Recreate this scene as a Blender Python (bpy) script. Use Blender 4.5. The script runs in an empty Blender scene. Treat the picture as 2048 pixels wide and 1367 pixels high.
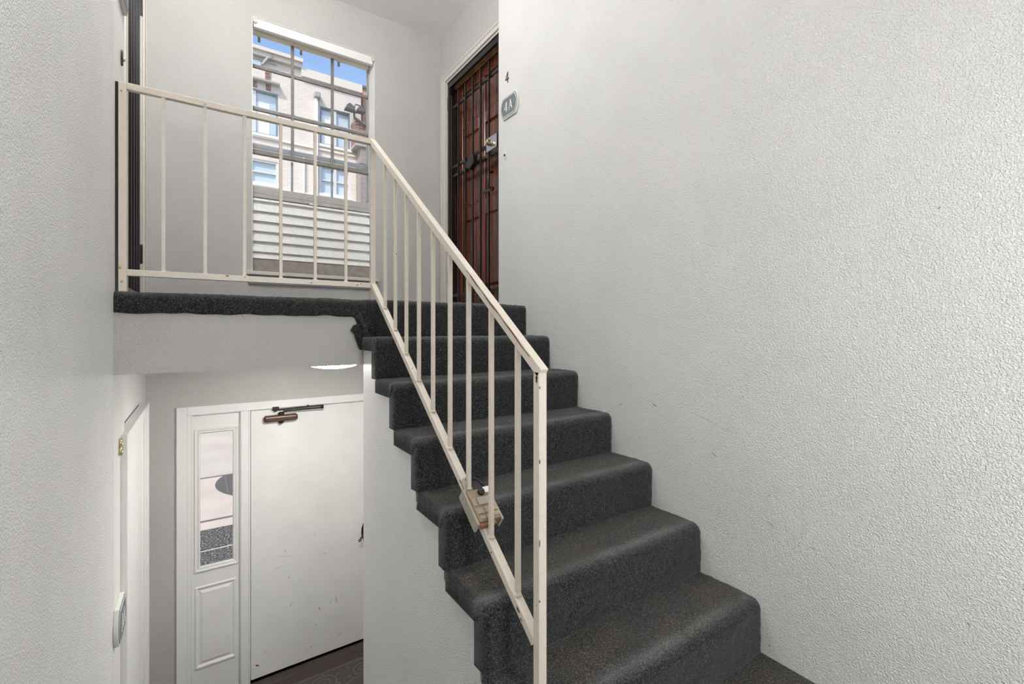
import bpy, bmesh, math, random
from mathutils import Vector, Matrix, noise
random.seed(7)
S = bpy.context.scene
COL = S.collection
PI = math.pi

# ------------------------------------------------------------------ camera
cam_d = bpy.data.cameras.new('camera')
cam = bpy.data.objects.new('camera', cam_d)
COL.objects.link(cam)
cam.location = (0, 0, 0)
cam.rotation_euler = (PI / 2, 0, -math.radians(34.166))
cam_d.sensor_width = 36
cam_d.lens = 921.5 / 2048 * 36
cam_d.shift_y = -(683.5 - 658.0) / 2048
cam_d.clip_start = 0.02
S.camera = cam

# ------------------------------------------------------------------ light, sky, exposure
world = bpy.data.worlds.new('sky')
S.world = world
world.use_nodes = True
wn = world.node_tree
wn.nodes.clear()
sky = wn.nodes.new('ShaderNodeTexSky')
sky.sky_type = 'NISHITA'
sky.sun_disc = False
sky.sun_elevation = math.radians(52)
sky.sun_rotation = math.radians(233)
sky.air_density = 1.0
sky.dust_density = 2.0
sky.ozone_density = 1.5
bg = wn.nodes.new('ShaderNodeBackground')
bg.inputs[1].default_value = 0.33
wo = wn.nodes.new('ShaderNodeOutputWorld')
wn.links.new(sky.outputs[0], bg.inputs[0])
wn.links.new(bg.outputs[0], wo.inputs[0])

sun_d = bpy.data.lights.new('sun', 'SUN')
sun_d.energy = 4.0
sun_d.angle = math.radians(0.6)
sun_d.color = (1.0, 0.935, 0.85)
sun = bpy.data.objects.new('sun', sun_d)
COL.objects.link(sun)
sun.location = (0, -6, 12)
sun.rotation_euler = Vector((0.50, 0.38, -0.78)).to_track_quat('-Z', 'Y').to_euler()

FILL_UPPER = 112.0     # emission of the unseen globe added over the landing as fill
LAMP_LOWER = 94.0      # emission of the lamp under the landing
FILL_REAR = 78.0       # emission of the unseen globe added behind the camera as fill

S.view_settings.view_transform = 'Standard'
S.view_settings.look = 'None'
S.view_settings.exposure = 0.0
S.view_settings.gamma = 1.0
S.view_settings.use_curve_mapping = False
S.cycles.max_bounces = 10
S.cycles.diffuse_bounces = 6
S.cycles.transparent_max_bounces = 16
S.cycles.sample_clamp_indirect = 6.0

# ------------------------------------------------------------------ dimensions (metres, camera at the origin)
XL, XLR = -0.271, -0.297      # left wall near / beyond the landing corner
XR, XRR = 1.67, 1.843         # right wall along the stairs / recessed at the landing
YC, YW, YO = 2.62, 3.90, 4.12  # recess corner, window wall inside / outside
YB = -1.3                     # wall behind the half landing
ZL, ZU, ZE, ZC = 0.149, -0.176, -2.614, 2.675
XS = 0.676                    # face of the stair side wall
Y0, RUN, RISE, NST = 2.316, 0.2415, 0.187, 7
ZM = ZL - RISE * NST          # half landing


# ------------------------------------------------------------------ materials
def new_mat(name):
    m = bpy.data.materials.new(name)
    m.use_nodes = True
    nt = m.node_tree
    b = nt.nodes['Principled BSDF']
    return m, nt, b


def N(nt, t, **kw):
    n = nt.nodes.new(t)
    for k, v in kw.items():
        if k.startswith('i_'):
            key = k[2:]
            key = int(key) if key.isdigit() else key.replace('_', ' ')
            n.inputs[key].default_value = v
        else:
            setattr(n, k, v)
    return n


def ramp(nt, fac, stops):
    r = nt.nodes.new('ShaderNodeValToRGB')
    el = r.color_ramp.elements
    while len(el) < len(stops):
        el.new(0.5)
    for e, (p, c) in zip(el, stops):
        e.position = p
        e.color = (c[0], c[1], c[2], 1) if not isinstance(c, (int, float)) else (c, c, c, 1)
    nt.links.new(fac, r.inputs[0])
    return r.outputs[0]


def bump(nt, b, height, strength, dist):
    n = N(nt, 'ShaderNodeBump')
    n.inputs['Strength'].default_value = strength
    n.inputs['Distance'].default_value = dist
    nt.links.new(height, n.inputs['Height'])
    nt.links.new(n.outputs[0], b.inputs['Normal'])
    return n


def coords(nt):
    return N(nt, 'ShaderNodeNewGeometry').outputs['Position']


def plain(name, col, rough=0.5, metal=0.0, vary=0.0, scale=30.0, bumpd=0.0, spec=0.5):
    m, nt, b = new_mat(name)
    b.inputs['Base Color'].default_value = (*col, 1)
    b.inputs['Roughness'].default_value = rough
    b.inputs['Metallic'].default_value = metal
    b.inputs['Specular IOR Level'].default_value = spec
    if vary or bumpd:
        no = N(nt, 'ShaderNodeTexNoise')
        no.inputs['Scale'].default_value = scale
        no.inputs['Detail'].default_value = 4
        nt.links.new(coords(nt), no.inputs['Vector'])
        if vary:
            lo = [c * (1 - vary) for c in col]
            hi = [min(1, c * (1 + vary)) for c in col]
            nt.links.new(ramp(nt, no.outputs[0], [(0.3, lo), (0.7, hi)]), b.inputs['Base Color'])
        if bumpd:
            bump(nt, b, no.outputs[0], 0.6, bumpd)
    return m


def stucco(name, col, rough=0.42, scale=85.0, dist=0.0022, strength=0.55, spec=0.5, grime=0.05):
    """glossy paint rolled over an orange-peel plaster"""
    m, nt, b = new_mat(name)
    p = coords(nt)
    no = N(nt, 'ShaderNodeTexNoise')
    no.inputs['Scale'].default_value = scale
    no.inputs['Detail'].default_value = 2.0
    no.inputs['Roughness'].default_value = 0.45
    no.inputs['Distortion'].default_value = 0.6
    nt.links.new(p, no.inputs['Vector'])
    h = ramp(nt, no.outputs[0], [(0.34, 0.0), (0.50, 0.55), (0.66, 1.0)])
    bump(nt, b, h, strength, dist)
    lo = N(nt, 'ShaderNodeTexNoise')
    lo.inputs['Scale'].default_value = 1.7
    lo.inputs['Detail'].default_value = 5
    lo.inputs['Roughness'].default_value = 0.6
    nt.links.new(p, lo.inputs['Vector'])
    d = [c * (1 - grime) for c in col]
    l = [min(1, c * (1 + grime * 0.6)) for c in col]
    nt.links.new(ramp(nt, lo.outputs[0], [(0.32, d), (0.62, l)]), b.inputs['Base Color'])
    b.inputs['Roughness'].default_value = rough
    b.inputs['Specular IOR Level'].default_value = spec
    return m


def carpet(name):
    m, nt, b = new_mat(name)
    p = coords(nt)
    fine = N(nt, 'ShaderNodeTexNoise')
    fine.inputs['Scale'].default_value = 205
    fine.inputs['Detail'].default_value = 3
    fine.inputs['Roughness'].default_value = 0.75
    nt.links.new(p, fine.inputs['Vector'])
    c1 = ramp(nt, fine.outputs[0], [(0.34, (0.0035, 0.0038, 0.0042)), (0.47, (0.0135, 0.0145, 0.015)),
                                     (0.58, (0.045, 0.047, 0.048)), (0.74, (0.17, 0.17, 0.167))])
    # brown soiling on the flat treads, their top light painted in as a brighter tint
    soil_and_light = N(nt, 'ShaderNodeTexNoise')
    soil_and_light.inputs['Scale'].default_value = 6.5
    soil_and_light.inputs['Detail'].default_value = 5
    nt.links.new(p, soil_and_light.inputs['Vector'])
    sm = ramp(nt, soil_and_light.outputs[0], [(0.30, 0.15), (0.58, 1.0)])
    geo = N(nt, 'ShaderNodeNewGeometry')
    sep = N(nt, 'ShaderNodeSeparateXYZ')
    nt.links.new(geo.outputs['True Normal'], sep.inputs[0])
    up = ramp(nt, sep.outputs[2], [(0.93, 0.0), (0.995, 0.9)])
    mul = N(nt, 'ShaderNodeMath', operation='MULTIPLY')
    nt.links.new(sm, mul.inputs[0])
    nt.links.new(up, mul.inputs[1])
    br = N(nt, 'ShaderNodeMix', data_type='RGBA', blend_type='MULTIPLY')
    nt.links.new(mul.outputs[0], br.inputs[0])
    nt.links.new(c1, br.inputs[6])
    br.inputs[7].default_value = (2.0, 1.58, 1.14, 1)
    wa = N(nt, 'ShaderNodeAttribute', attribute_name='highlight_wear')
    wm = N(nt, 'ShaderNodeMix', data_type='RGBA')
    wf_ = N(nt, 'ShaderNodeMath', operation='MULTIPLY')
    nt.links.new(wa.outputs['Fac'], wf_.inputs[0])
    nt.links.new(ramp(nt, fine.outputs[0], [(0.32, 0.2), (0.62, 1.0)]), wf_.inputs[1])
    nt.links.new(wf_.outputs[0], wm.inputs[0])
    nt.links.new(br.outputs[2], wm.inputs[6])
    wm.inputs[7].default_value = (0.21, 0.215, 0.22, 1)  # pale nosing tone: painted highlight together with wear
    nt.links.new(wm.outputs[2], b.inputs['Base Color'])
    b.inputs['Roughness'].default_value = 0.95
    b.inputs['Specular IOR Level'].default_value = 0.2
    b.inputs['Sheen Weight'].default_value = 0.2
    b.inputs['Sheen Roughness'].default_value = 0.35
    b.inputs['Sheen Tint'].default_value = (0.85, 0.92, 1.0, 1)
    bump(nt, b, fine.outputs[0], 0.9, 0.006)
    return m


def rusty_paint(name, col, amount=0.0):
    m, nt, b = new_mat(name)
    p = coords(nt)
    a = N(nt, 'ShaderNodeTexNoise')
    a.inputs['Scale'].default_value = 34
    a.inputs['Detail'].default_value = 6
    a.inputs['Roughness'].default_value = 0.6
    nt.links.new(p, a.inputs['Vector'])
    tone = ramp(nt, a.outputs[0], [(0.35, [c * 0.93 for c in col]), (0.6, col)])
    rust = ramp(nt, a.outputs[0], [(0.70 - amount, 0.0), (0.735 - amount, 1.0)])
    mx = N(nt, 'ShaderNodeMix', data_type='RGBA')
    nt.links.new(rust, mx.inputs[0])
    nt.links.new(tone, mx.inputs[6])
    mx.inputs[7].default_value = (0.17, 0.085, 0.04, 1)
    nt.links.new(mx.outputs[2], b.inputs['Base Color'])
    b.inputs['Roughness'].default_value = 0.38
    a2 = N(nt, 'ShaderNodeTexNoise')
    a2.inputs['Scale'].default_value = 120
    nt.links.new(p, a2.inputs['Vector'])
    bump(nt, b, a2.outputs[0], 0.25, 0.001)
    return m


def wood(name, dark, light, axis_scale=(26, 26, 1.6), rough=0.25):
    m, nt, b = new_mat(name)
    mp = N(nt, 'ShaderNodeMapping')
    mp.inputs['Scale'].default_value = axis_scale
    nt.links.new(coords(nt), mp.inputs['Vector'])
    no = N(nt, 'ShaderNodeTexNoise')
    no.inputs['Scale'].default_value = 1.0
    no.inputs['Detail'].default_value = 6
    no.inputs['Distortion'].default_value = 0.8
    nt.links.new(mp.outputs[0], no.inputs['Vector'])
    nt.links.new(ramp(nt, no.outputs[0], [(0.3, dark), (0.68, light)]), b.inputs['Base Color'])
    b.inputs['Roughness'].default_value = rough
    b.inputs['Coat Weight'].default_value = 0.4
    b.inputs['Coat Roughness'].default_value = 0.15
    return m


def brick(name, c1, c2, mortar, sc=4.6, bumpd=0.01, rough=0.85):
    m, nt, b = new_mat(name)
    p = coords(nt)
    sep = N(nt, 'ShaderNodeSeparateXYZ')
    nt.links.new(p, sep.inputs[0])
    add = N(nt, 'ShaderNodeMath', operation='ADD')
    nt.links.new(sep.outputs[0], add.inputs[0])
    nt.links.new(sep.outputs[1], add.inputs[1])
    cb = N(nt, 'ShaderNodeCombineXYZ')
    nt.links.new(add.outputs[0], cb.inputs[0])
    nt.links.new(sep.outputs[2], cb.inputs[1])
    br = N(nt, 'ShaderNodeTexBrick')
    br.inputs['Scale'].default_value = sc
    br.inputs['Color1'].default_value = (*c1, 1)
    br.inputs['Color2'].default_value = (*c2, 1)
    br.inputs['Mortar'].default_value = (*mortar, 1)
    br.inputs['Mortar Size'].default_value = 0.018
    br.inputs['Brick Width'].default_value = 1.0
    br.inputs['Row Height'].default_value = 0.36
    nt.links.new(cb.outputs[0], br.inputs['Vector'])
    nt.links.new(br.outputs['Color'], b.inputs['Base Color'])
    b.inputs['Roughness'].default_value = rough
    inv = N(nt, 'ShaderNodeMath', operation='SUBTRACT')
    inv.inputs[0].default_value = 1.0
    nt.links.new(br.outputs['Fac'], inv.inputs[1])
    bump(nt, b, inv.outputs[0], 0.7, bumpd)
    return m


def glass(name, tint=(1, 1, 1)):
    m = bpy.data.materials.new(name)
    m.use_nodes = True
    nt = m.node_tree
    nt.nodes.clear()
    t = N(nt, 'ShaderNodeBsdfTransparent')
    t.inputs[0].default_value = (*tint, 1)
    g = N(nt, 'ShaderNodeBsdfGlossy')
    g.inputs['Roughness'].default_value = 0.02
    f = N(nt, 'ShaderNodeFresnel')
    f.inputs[0].default_value = 1.45
    mx = N(nt, 'ShaderNodeMixShader')
    o = N(nt, 'ShaderNodeOutputMaterial')
    nt.links.new(f.outputs[0], mx.inputs[0])
    nt.links.new(t.outputs[0], mx.inputs[1])
    nt.links.new(g.outputs[0], mx.inputs[2])
    nt.links.new(mx.outputs[0], o.inputs[0])
    return m


def emit(name, col, strength):
    m = bpy.data.materials.new(name)
    m.use_nodes = True
    nt = m.node_tree
    nt.nodes.clear()
    e = N(nt, 'ShaderNodeEmission')
    e.inputs[0].default_value = (*col, 1)
    e.inputs[1].default_value = strength
    o = N(nt, 'ShaderNodeOutputMaterial')
    nt.links.new(e.outputs[0], o.inputs[0])
    return m


def speckle(name, stops, scale, rough=0.9, bumpd=0.004):
    m, nt, b = new_mat(name)
    no = N(nt, 'ShaderNodeTexNoise')
    no.inputs['Scale'].default_value = scale
    no.inputs['Detail'].default_value = 3
    no.inputs['Roughness'].default_value = 0.7
    nt.links.new(coords(nt), no.inputs['Vector'])
    nt.links.new(ramp(nt, no.outputs[0], stops), b.inputs['Base Color'])
    b.inputs['Roughness'].default_value = rough
    bump(nt, b, no.outputs[0], 0.6, bumpd)
    return m


M = {}
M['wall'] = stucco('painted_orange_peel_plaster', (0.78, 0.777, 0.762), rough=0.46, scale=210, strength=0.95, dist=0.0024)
M['wall_lit'] = stucco('painted_orange_peel_plaster_lit', (0.87, 0.868, 0.855), rough=0.40, scale=210, strength=0.95, dist=0.0028)  # same plaster, lightened to make up for weak lamp light on the left
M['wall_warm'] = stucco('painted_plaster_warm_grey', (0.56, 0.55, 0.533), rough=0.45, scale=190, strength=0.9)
M['wall_smooth'] = stucco('smooth_wall_paint', (0.78, 0.777, 0.762), rough=0.4, strength=0.08)
M['ceil'] = plain('ceiling_paint', (0.92, 0.92, 0.91), 0.7, vary=0.03, scale=3)
M['trim'] = plain('white_gloss_trim', (0.83, 0.83, 0.815), 0.33, vary=0.012, scale=12, bumpd=0.0006)
M['door_white'] = plain('white_door_paint', (0.82, 0.82, 0.805), 0.36, vary=0.035, scale=5, bumpd=0.001)
M['casing_old'] = rusty_paint('old_cream_casing_paint', (0.66, 0.62, 0.56), 0.0)
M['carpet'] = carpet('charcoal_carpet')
M['rail'] = rusty_paint('cream_rail_paint', (0.75, 0.685, 0.60), 0.0)
M['rust'] = plain('rust', (0.16, 0.075, 0.032), 0.85, vary=0.4, scale=200)
M['rust_light'] = plain('rust_stain', (0.42, 0.25, 0.13), 0.8, vary=0.3, scale=150)
M['black'] = plain('black_iron', (0.008, 0.0075, 0.008), 0.3, bumpd=0.0006, scale=90)
M['mahogany'] = wood('mahogany', (0.055, 0.013, 0.008), (0.16, 0.042, 0.024))
M['dark_wood'] = wood('dark_jamb_wood', (0.012, 0.005, 0.004), (0.05, 0.018, 0.012))
M['tan_wood'] = wood('tan_wood', (0.30, 0.16, 0.07), (0.55, 0.33, 0.17))
M['brass'] = plain('brass', (0.72, 0.62, 0.38), 0.22, 1.0)
M['steel'] = plain('steel_plate', (0.55, 0.58, 0.62), 0.25, 1.0)
M['plaque'] = plain('slate_plaque', (0.115, 0.135, 0.145), 0.4)
M['white_letter'] = plain('white_letter', (0.85, 0.85, 0.83), 0.4)
M['plaque_edge'] = plain('plaque_white_edge', (0.72, 0.72, 0.68), 0.4)
M['dark'] = plain('dark_numeral', (0.03, 0.03, 0.028), 0.35)
M['bronze'] = plain('bronze_brown', (0.105, 0.062, 0.045), 0.33, 0.3, vary=0.2, scale=40)
M['bronze_dark'] = plain('dark_bronze', (0.03, 0.026, 0.022), 0.35, 0.6)
M['win_frame'] = plain('window_frame_grey', (0.20, 0.19, 0.175), 0.5, vary=0.15, scale=25)
M['win_jamb'] = plain('window_jamb_grey', (0.40, 0.385, 0.36), 0.5, vary=0.1, scale=25)
M['win_white'] = plain('window_reveal_white', (0.90, 0.89, 0.87), 0.45)
M['storm'] = plain('storm_window_grey_blue', (0.36, 0.39, 0.43), 0.4)
M['louver'] = plain('weathered_white_louver', (0.88, 0.88, 0.865), 0.5, vary=0.05, scale=40, bumpd=0.0008)
M['louver_head'] = plain('louver_head_grey', (0.42, 0.41, 0.39), 0.5, vary=0.1, scale=30)
M['louver_base'] = plain('weathered_base_board', (0.30, 0.265, 0.235), 0.6, vary=0.2, scale=30)
M['sill_band'] = plain('blue_grey_sill_band', (0.20, 0.21, 0.24), 0.5)
M['glass'] = glass('window_glass', (0.97, 0.98, 0.985))
M['fill_up'] = emit('landing_fill_glow', (1.0, 0.99, 0.975), FILL_UPPER)
M['lamp_low'] = emit('entry_lamp_glow', (1.0, 0.975, 0.94), LAMP_LOWER)
M['fill_rear'] = emit('half_landing_fill_glow', (1.0, 0.99, 0.975), FILL_REAR)
M['lamp_base'] = plain('lamp_base_white', (0.75, 0.75, 0.73), 0.4)
M['box_tan'] = plain('lockbox_tan', (0.26, 0.205, 0.14), 0.5, vary=0.12, scale=60)
M['box_grey'] = plain('lockbox_grey', (0.34, 0.315, 0.255), 0.45, vary=0.1, scale=60)
M['box_button'] = plain('lockbox_button', (0.33, 0.265, 0.195), 0.5)
M['box_brown'] = plain('lockbox_brown', (0.20, 0.085, 0.04), 0.45)
M['plastic_black'] = plain('black_plastic', (0.012, 0.012, 0.013), 0.35)
M['tag_white'] = plain('white_tag', (0.85, 0.85, 0.85), 0.4)
M['floor_wood'] = wood('dark_floor_wood', (0.022, 0.015, 0.013), (0.062, 0.042, 0.036), (3, 40, 40), 0.35)
M['rug'] = speckle('dark_rug', [(0.3, (0.035, 0.033, 0.03)), (0.55, (0.075, 0.072, 0.066)), (0.75, (0.12, 0.115, 0.105))], 160, bumpd=0.002)
M['rug_line'] = speckle('rug_scroll', [(0.3, (0.11, 0.095, 0.09)), (0.7, (0.19, 0.165, 0.155))], 160, bumpd=0.002)
M['rug_red'] = speckle('rug_border', [(0.3, (0.04, 0.026, 0.024)), (0.7, (0.085, 0.056, 0.05))], 160, bumpd=0.002)
M['scuff'] = plain('scuff_grey', (0.28, 0.28, 0.28), 0.6)
M['scuff_pale'] = plain('scuff_pale', (0.52, 0.52, 0.51), 0.6)
M['chip'] = plain('chip_white', (0.86, 0.86, 0.84), 0.6)
# outside
M['white_brick'] = brick('white_painted_brick', (0.74, 0.665, 0.60), (0.69, 0.62, 0.555), (0.55, 0.485, 0.43))
M['white_stucco'] = plain('white_render', (0.78, 0.75, 0.70), 0.85, vary=0.03, scale=2)
M['cream'] = plain('cream_cornice', (0.70, 0.655, 0.57), 0.8)
M['soffit'] = plain('cream_soffit', (0.86, 0.82, 0.70), 0.8)
M['dark_brick'] = brick('dark_red_brick', (0.22, 0.10, 0.08), (0.13, 0.06, 0.05), (0.55, 0.47, 0.42), sc=3.6)
M['grey_brick'] = brick('grey_brown_brick', (0.30, 0.25, 0.235), (0.24, 0.20, 0.185), (0.42, 0.38, 0.35), sc=4.6)
M['orange_brick'] = brick('orange_brick', (0.56, 0.33, 0.21), (0.50, 0.29, 0.18), (0.56, 0.40, 0.29), sc=5)
M['blue_frame'] = plain('teal_window_frame', (0.13, 0.22, 0.27), 0.4)
M['pale_frame'] = plain('pale_window_frame', (0.62, 0.62, 0.60), 0.5)
M['pane_blue'] = plain('blind_behind_glass', (0.50, 0.59, 0.65), 0.12, spec=0.8)
M['pane_white'] = plain('white_blind', (0.80, 0.82, 0.85), 0.3)
M['dark_metal'] = plain('weathered_dark_metal', (0.10, 0.095, 0.09), 0.5)
M['lead'] = plain('grey_ledge', (0.34, 0.33, 0.32), 0.6)
M['concrete'] = plain('pale_concrete', (0.44, 0.375, 0.325), 0.9, vary=0.09, scale=1.6, bumpd=0.004)
M['street'] = plain('pale_street', (0.40, 0.365, 0.32), 0.9, vary=0.08, scale=1.2)
M['joint'] = plain('dark_joint', (0.10, 0.095, 0.09), 0.9)
M['grate'] = plain('dark_grate', (0.075, 0.073, 0.068), 0.7, vary=0.3, scale=60)
M['mat'] = speckle('salt_and_pepper_mat', [(0.38, (0.012, 0.012, 0.012)), (0.52, (0.06, 0.058, 0.054)), (0.70, (0.42, 0.40, 0.37))], 42, bumpd=0.01)
M['roof'] = plain('flat_roof', (0.3, 0.3, 0.3), 0.9)


# ------------------------------------------------------------------ mesh helpers
class MB:
    def __init__(self):
        self.v, self.f, self.sm = [], [], []

    def add(self, vs, fs, smooth=False):
        o = len(self.v)
        self.v += [tuple(v) for v in vs]
        self.f += [tuple(i + o for i in f) for f in fs]
        self.sm += [smooth] * len(fs)
        return self

    def box(self, x0, x1, y0, y1, z0, z1):
        if x0 > x1: x0, x1 = x1, x0
        if y0 > y1: y0, y1 = y1, y0
        if z0 > z1: z0, z1 = z1, z0
        vs = [(x0, y0, z0), (x1, y0, z0), (x1, y1, z0), (x0, y1, z0),
              (x0, y0, z1), (x1, y0, z1), (x1, y1, z1), (x0, y1, z1)]
        return self.add(vs, [(3, 2, 1, 0), (4, 5, 6, 7), (0, 1, 5, 4), (1, 2, 6, 5), (2, 3, 7, 6), (3, 0, 4, 7)])

    def prism(self, poly, fn, a, b):
        """poly: 2-D outline; fn(p, q, t) -> 3-D; extruded between t = a and t = b"""
        n = len(poly)
        vs = [fn(p, q, a) for p, q in poly] + [fn(p, q, b) for p, q in poly]
        fs = [tuple(range(n)), tuple(range(2 * n - 1, n - 1, -1))]
        fs += [(i, i + n, (i + 1) % n + n, (i + 1) % n) for i in range(n)]
        return self.add(vs, fs)

    def bar(self, p, q, w, h=None, up=Vector((0, 0, 1))):
        """square bar between two points, w across, h along 'up'"""
        h = h or w
        p, q = Vector(p), Vector(q)
        d = (q - p).normalized()
        u = Vector(up)
        s = d.cross(u)
        if s.length < 1e-5:
            s = d.cross(Vector((0, 1, 0)))
        s.normalize()
        u = s.cross(d).normalized()
        vs = []
        for c in (p, q):
            for a, b in ((-1, -1), (1, -1), (1, 1), (-1, 1)):
                vs.append(c + s * (a * w / 2) + u * (b * h / 2))
        return self.add(vs, [(3, 2, 1, 0), (4, 5, 6, 7), (0, 1, 5, 4), (1, 2, 6, 5), (2, 3, 7, 6), (3, 0, 4, 7)])

    def tube(self, pts, r, n=10, closed=False):
        pts = [Vector(p) for p in pts]
        vs, fs = [], []
        L = len(pts)
        prev = None
        for i, p in enumerate(pts):
            if closed:
                d = pts[(i + 1) % L] - pts[i - 1]
            else:
                d = pts[min(i + 1, L - 1)] - pts[max(i - 1, 0)]
            d.normalize()
            ref = prev if prev is not None else (Vector((0, 0, 1)) if abs(d.z) < 0.9 else Vector((1, 0, 0)))
            s = d.cross(ref).normalized()
            u = s.cross(d).normalized()
            prev = u
            rr = r[i] if isinstance(r, (list, tuple)) else r
            for k in range(n):
                a = 2 * PI * k / n
                vs.append(p + s * (rr * math.cos(a)) + u * (rr * math.sin(a)))
        m = L if closed else L - 1
        for i in range(m):
            for k in range(n):
                a, b = i * n + k, i * n + (k + 1) % n
                c, d_ = ((i + 1) % L) * n + (k + 1) % n, ((i + 1) % L) * n + k
                fs.append((a, b, c, d_))
        if not closed:
            fs.append(tuple(range(n - 1, -1, -1)))
            fs.append(tuple(range((L - 1) * n, L * n)))
        return self.add(vs, fs, True)

    def lathe(self, prof, org, axis, n=24):
        """prof: (radius, height) pairs along 'axis' from 'org'"""
        axis = Vector(axis).normalized()
        ref = Vector((0, 0, 1)) if abs(axis.z) < 0.9 else Vector((1, 0, 0))
        s = axis.cross(ref).normalized()
        u = s.cross(axis).normalized()
        org = Vector(org)
        vs, fs = [], []
        for r, h in prof:
            for k in range(n):
                a = 2 * PI * k / n
                vs.append(org + axis * h + s * (r * math.cos(a)) + u * (r * math.sin(a)))
        for i in range(len(prof) - 1):
            for k in range(n):
                fs.append((i * n + k, i * n + (k + 1) % n, (i + 1) * n + (k + 1) % n, (i + 1) * n + k))
        fs.append(tuple(range(n - 1, -1, -1)))
        fs.append(tuple(range((len(prof) - 1) * n, len(prof) * n)))
        return self.add(vs, fs, True)

    def build(self, name, mat, parent=None, bevel=0.0, seg=2, recalc=True):
        me = bpy.data.meshes.new(name)
        me.from_pydata(self.v, [], self.f)
        me.polygons.foreach_set('use_smooth', self.sm)
        me.materials.append(mat)
        if recalc:
            bm = bmesh.new()
            bm.from_mesh(me)
            bmesh.ops.recalc_face_normals(bm, faces=bm.faces)
            bm.to_mesh(me)
            bm.free()
        me.update()
        o = bpy.data.objects.new(name, me)
        COL.objects.link(o)
        if parent is not None:
            o.parent = parent
            o.matrix_parent_inverse = parent.matrix_world.inverted()
        if bevel:
            bv = o.modifiers.new('bevel', 'BEVEL')
            bv.width = bevel
            bv.segments = seg
            bv.limit_method = 'ANGLE'
            bv.angle_limit = math.radians(40)
        return o


def empty(name, loc):
    o = bpy.data.objects.new(name, None)
    COL.objects.link(o)
    o.location = loc
    o.empty_display_size = 0.05
    o.matrix_world = Matrix.Translation(Vector(loc))
    return o


def tag(o, label, cat=None, group=None):
    o['label'] = label
    if cat: o['category'] = cat
    if group: o['group'] = group
    return o


def struct(o, label=None):
    o['kind'] = 'structure'
    if label: o['label'] = label
    return o


def cut_panel(mb, axis, t0, t1, u0, u1, z0, z1, holes):
    """wall panel with rectangular holes. axis 'x': panel normal to X, spans Y=u; axis 'y': normal to Y, spans X=u"""
    us = sorted({u0, u1, *[h[0] for h in holes], *[h[1] for h in holes]})
    zs = sorted({z0, z1, *[h[2] for h in holes], *[h[3] for h in holes]})
    for a, b in zip(us[:-1], us[1:]):
        run = None
        for c, d in zip(zs[:-1], zs[1:]):
            mid = ((a + b) / 2, (c + d) / 2)
            solid = not any(h[0] < mid[0] < h[1] and h[2] < mid[1] < h[3] for h in holes)
            if solid:
                run = (run[0], d) if run else (c, d)
            if (not solid or d == zs[-1]) and run:
                if axis == 'x': mb.box(t0, t1, a, b, *run)
                else: mb.box(a, b, t0, t1, *run)
                run = None
    return mb


# ------------------------------------------------------------------ the room shell
DL = (2.88, 3.70)       # opening of the upper left door, along Y
DR = (2.87, 3.77)       # opening of the upper right door
DTOP = 2.222            # top of both upper door openings
# left wall
wl = MB()
wl.box(XL - 0.25, XL, YB, Y0, ZE - 0.2, ZC)
o_wl = struct(wl.build('wall_left', M['wall_lit']), 'textured light grey stairwell wall on the left, close to the viewer')
wl2 = MB()
wl2.box(XL - 0.25, XL, Y0, YC, ZE - 0.2, ZC)
wl2.build('wall_return', M['wall_smooth'], o_wl)
wl3 = MB()
cut_panel(wl3, 'x', XLR - 0.224, XLR, YC, YW, ZE - 0.2, ZC, [(DL[0], DL[1], ZL - 0.02, DTOP), (2.63, 3.44, ZE, -0.47)])
wl3.build('wall_recess', M['wall_smooth'], o_wl)
# right wall
wr = MB()
wr.box(XR, XR + 0.42, YB, YC, ZE - 0.2, ZC)
o_wr = struct(wr.build('wall_right', M['wall']), 'tall textured light grey wall along the carpeted stairs')
wr2 = MB()
cut_panel(wr2, 'x', XRR, XRR + 0.247, YC, YW, ZE - 0.2, ZC, [(DR[0], DR[1], ZL - 0.02, DTOP)])
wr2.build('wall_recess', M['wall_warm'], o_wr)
# window wall
WX0, WX1, WZ0, WZ1 = 0.323, 1.233, 0.43, 2.318
EX0, EX1, EZ1 = -0.07, 1.235, -0.592
wf = MB()
cut_panel(wf, 'y', YW, YO, XLR - 0.224, XRR + 0.247, ZE - 0.2, ZC,
          [(WX0, WX1, WZ0, WZ1), (EX0, EX1, ZE, EZ1)])
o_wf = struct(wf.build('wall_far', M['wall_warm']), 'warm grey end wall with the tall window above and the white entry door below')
# wall behind the half landing
wb = MB().box(XL - 0.25, XR + 0.42, YB - 0.2, YB, ZE - 0.2, ZC)
struct(wb.build('wall_near', M['wall']))
# ceiling and roof
struct(MB().box(XL - 0.25, XRR + 0.247, YB - 0.2, YO, ZC, ZC + 0.12).build('ceiling', M['ceil']), 'plain off-white ceiling above the landing')
struct(MB().box(XL - 0.6, XRR + 0.6, YB - 0.5, YO + 0.05, ZC + 0.12, ZC + 0.4).build('roof', M['roof']))
# entry floor
struct(MB().box(XL - 0.25, XRR + 0.247, 0.3, YO + 0.05, ZE - 0.15, ZE).build('floor', M['floor_wood']), 'dark wooden entry floor below the stairs')

# landing slab
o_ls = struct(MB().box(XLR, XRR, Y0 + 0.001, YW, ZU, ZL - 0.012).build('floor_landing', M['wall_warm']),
              'upper landing slab with a grey plastered front edge')


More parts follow.
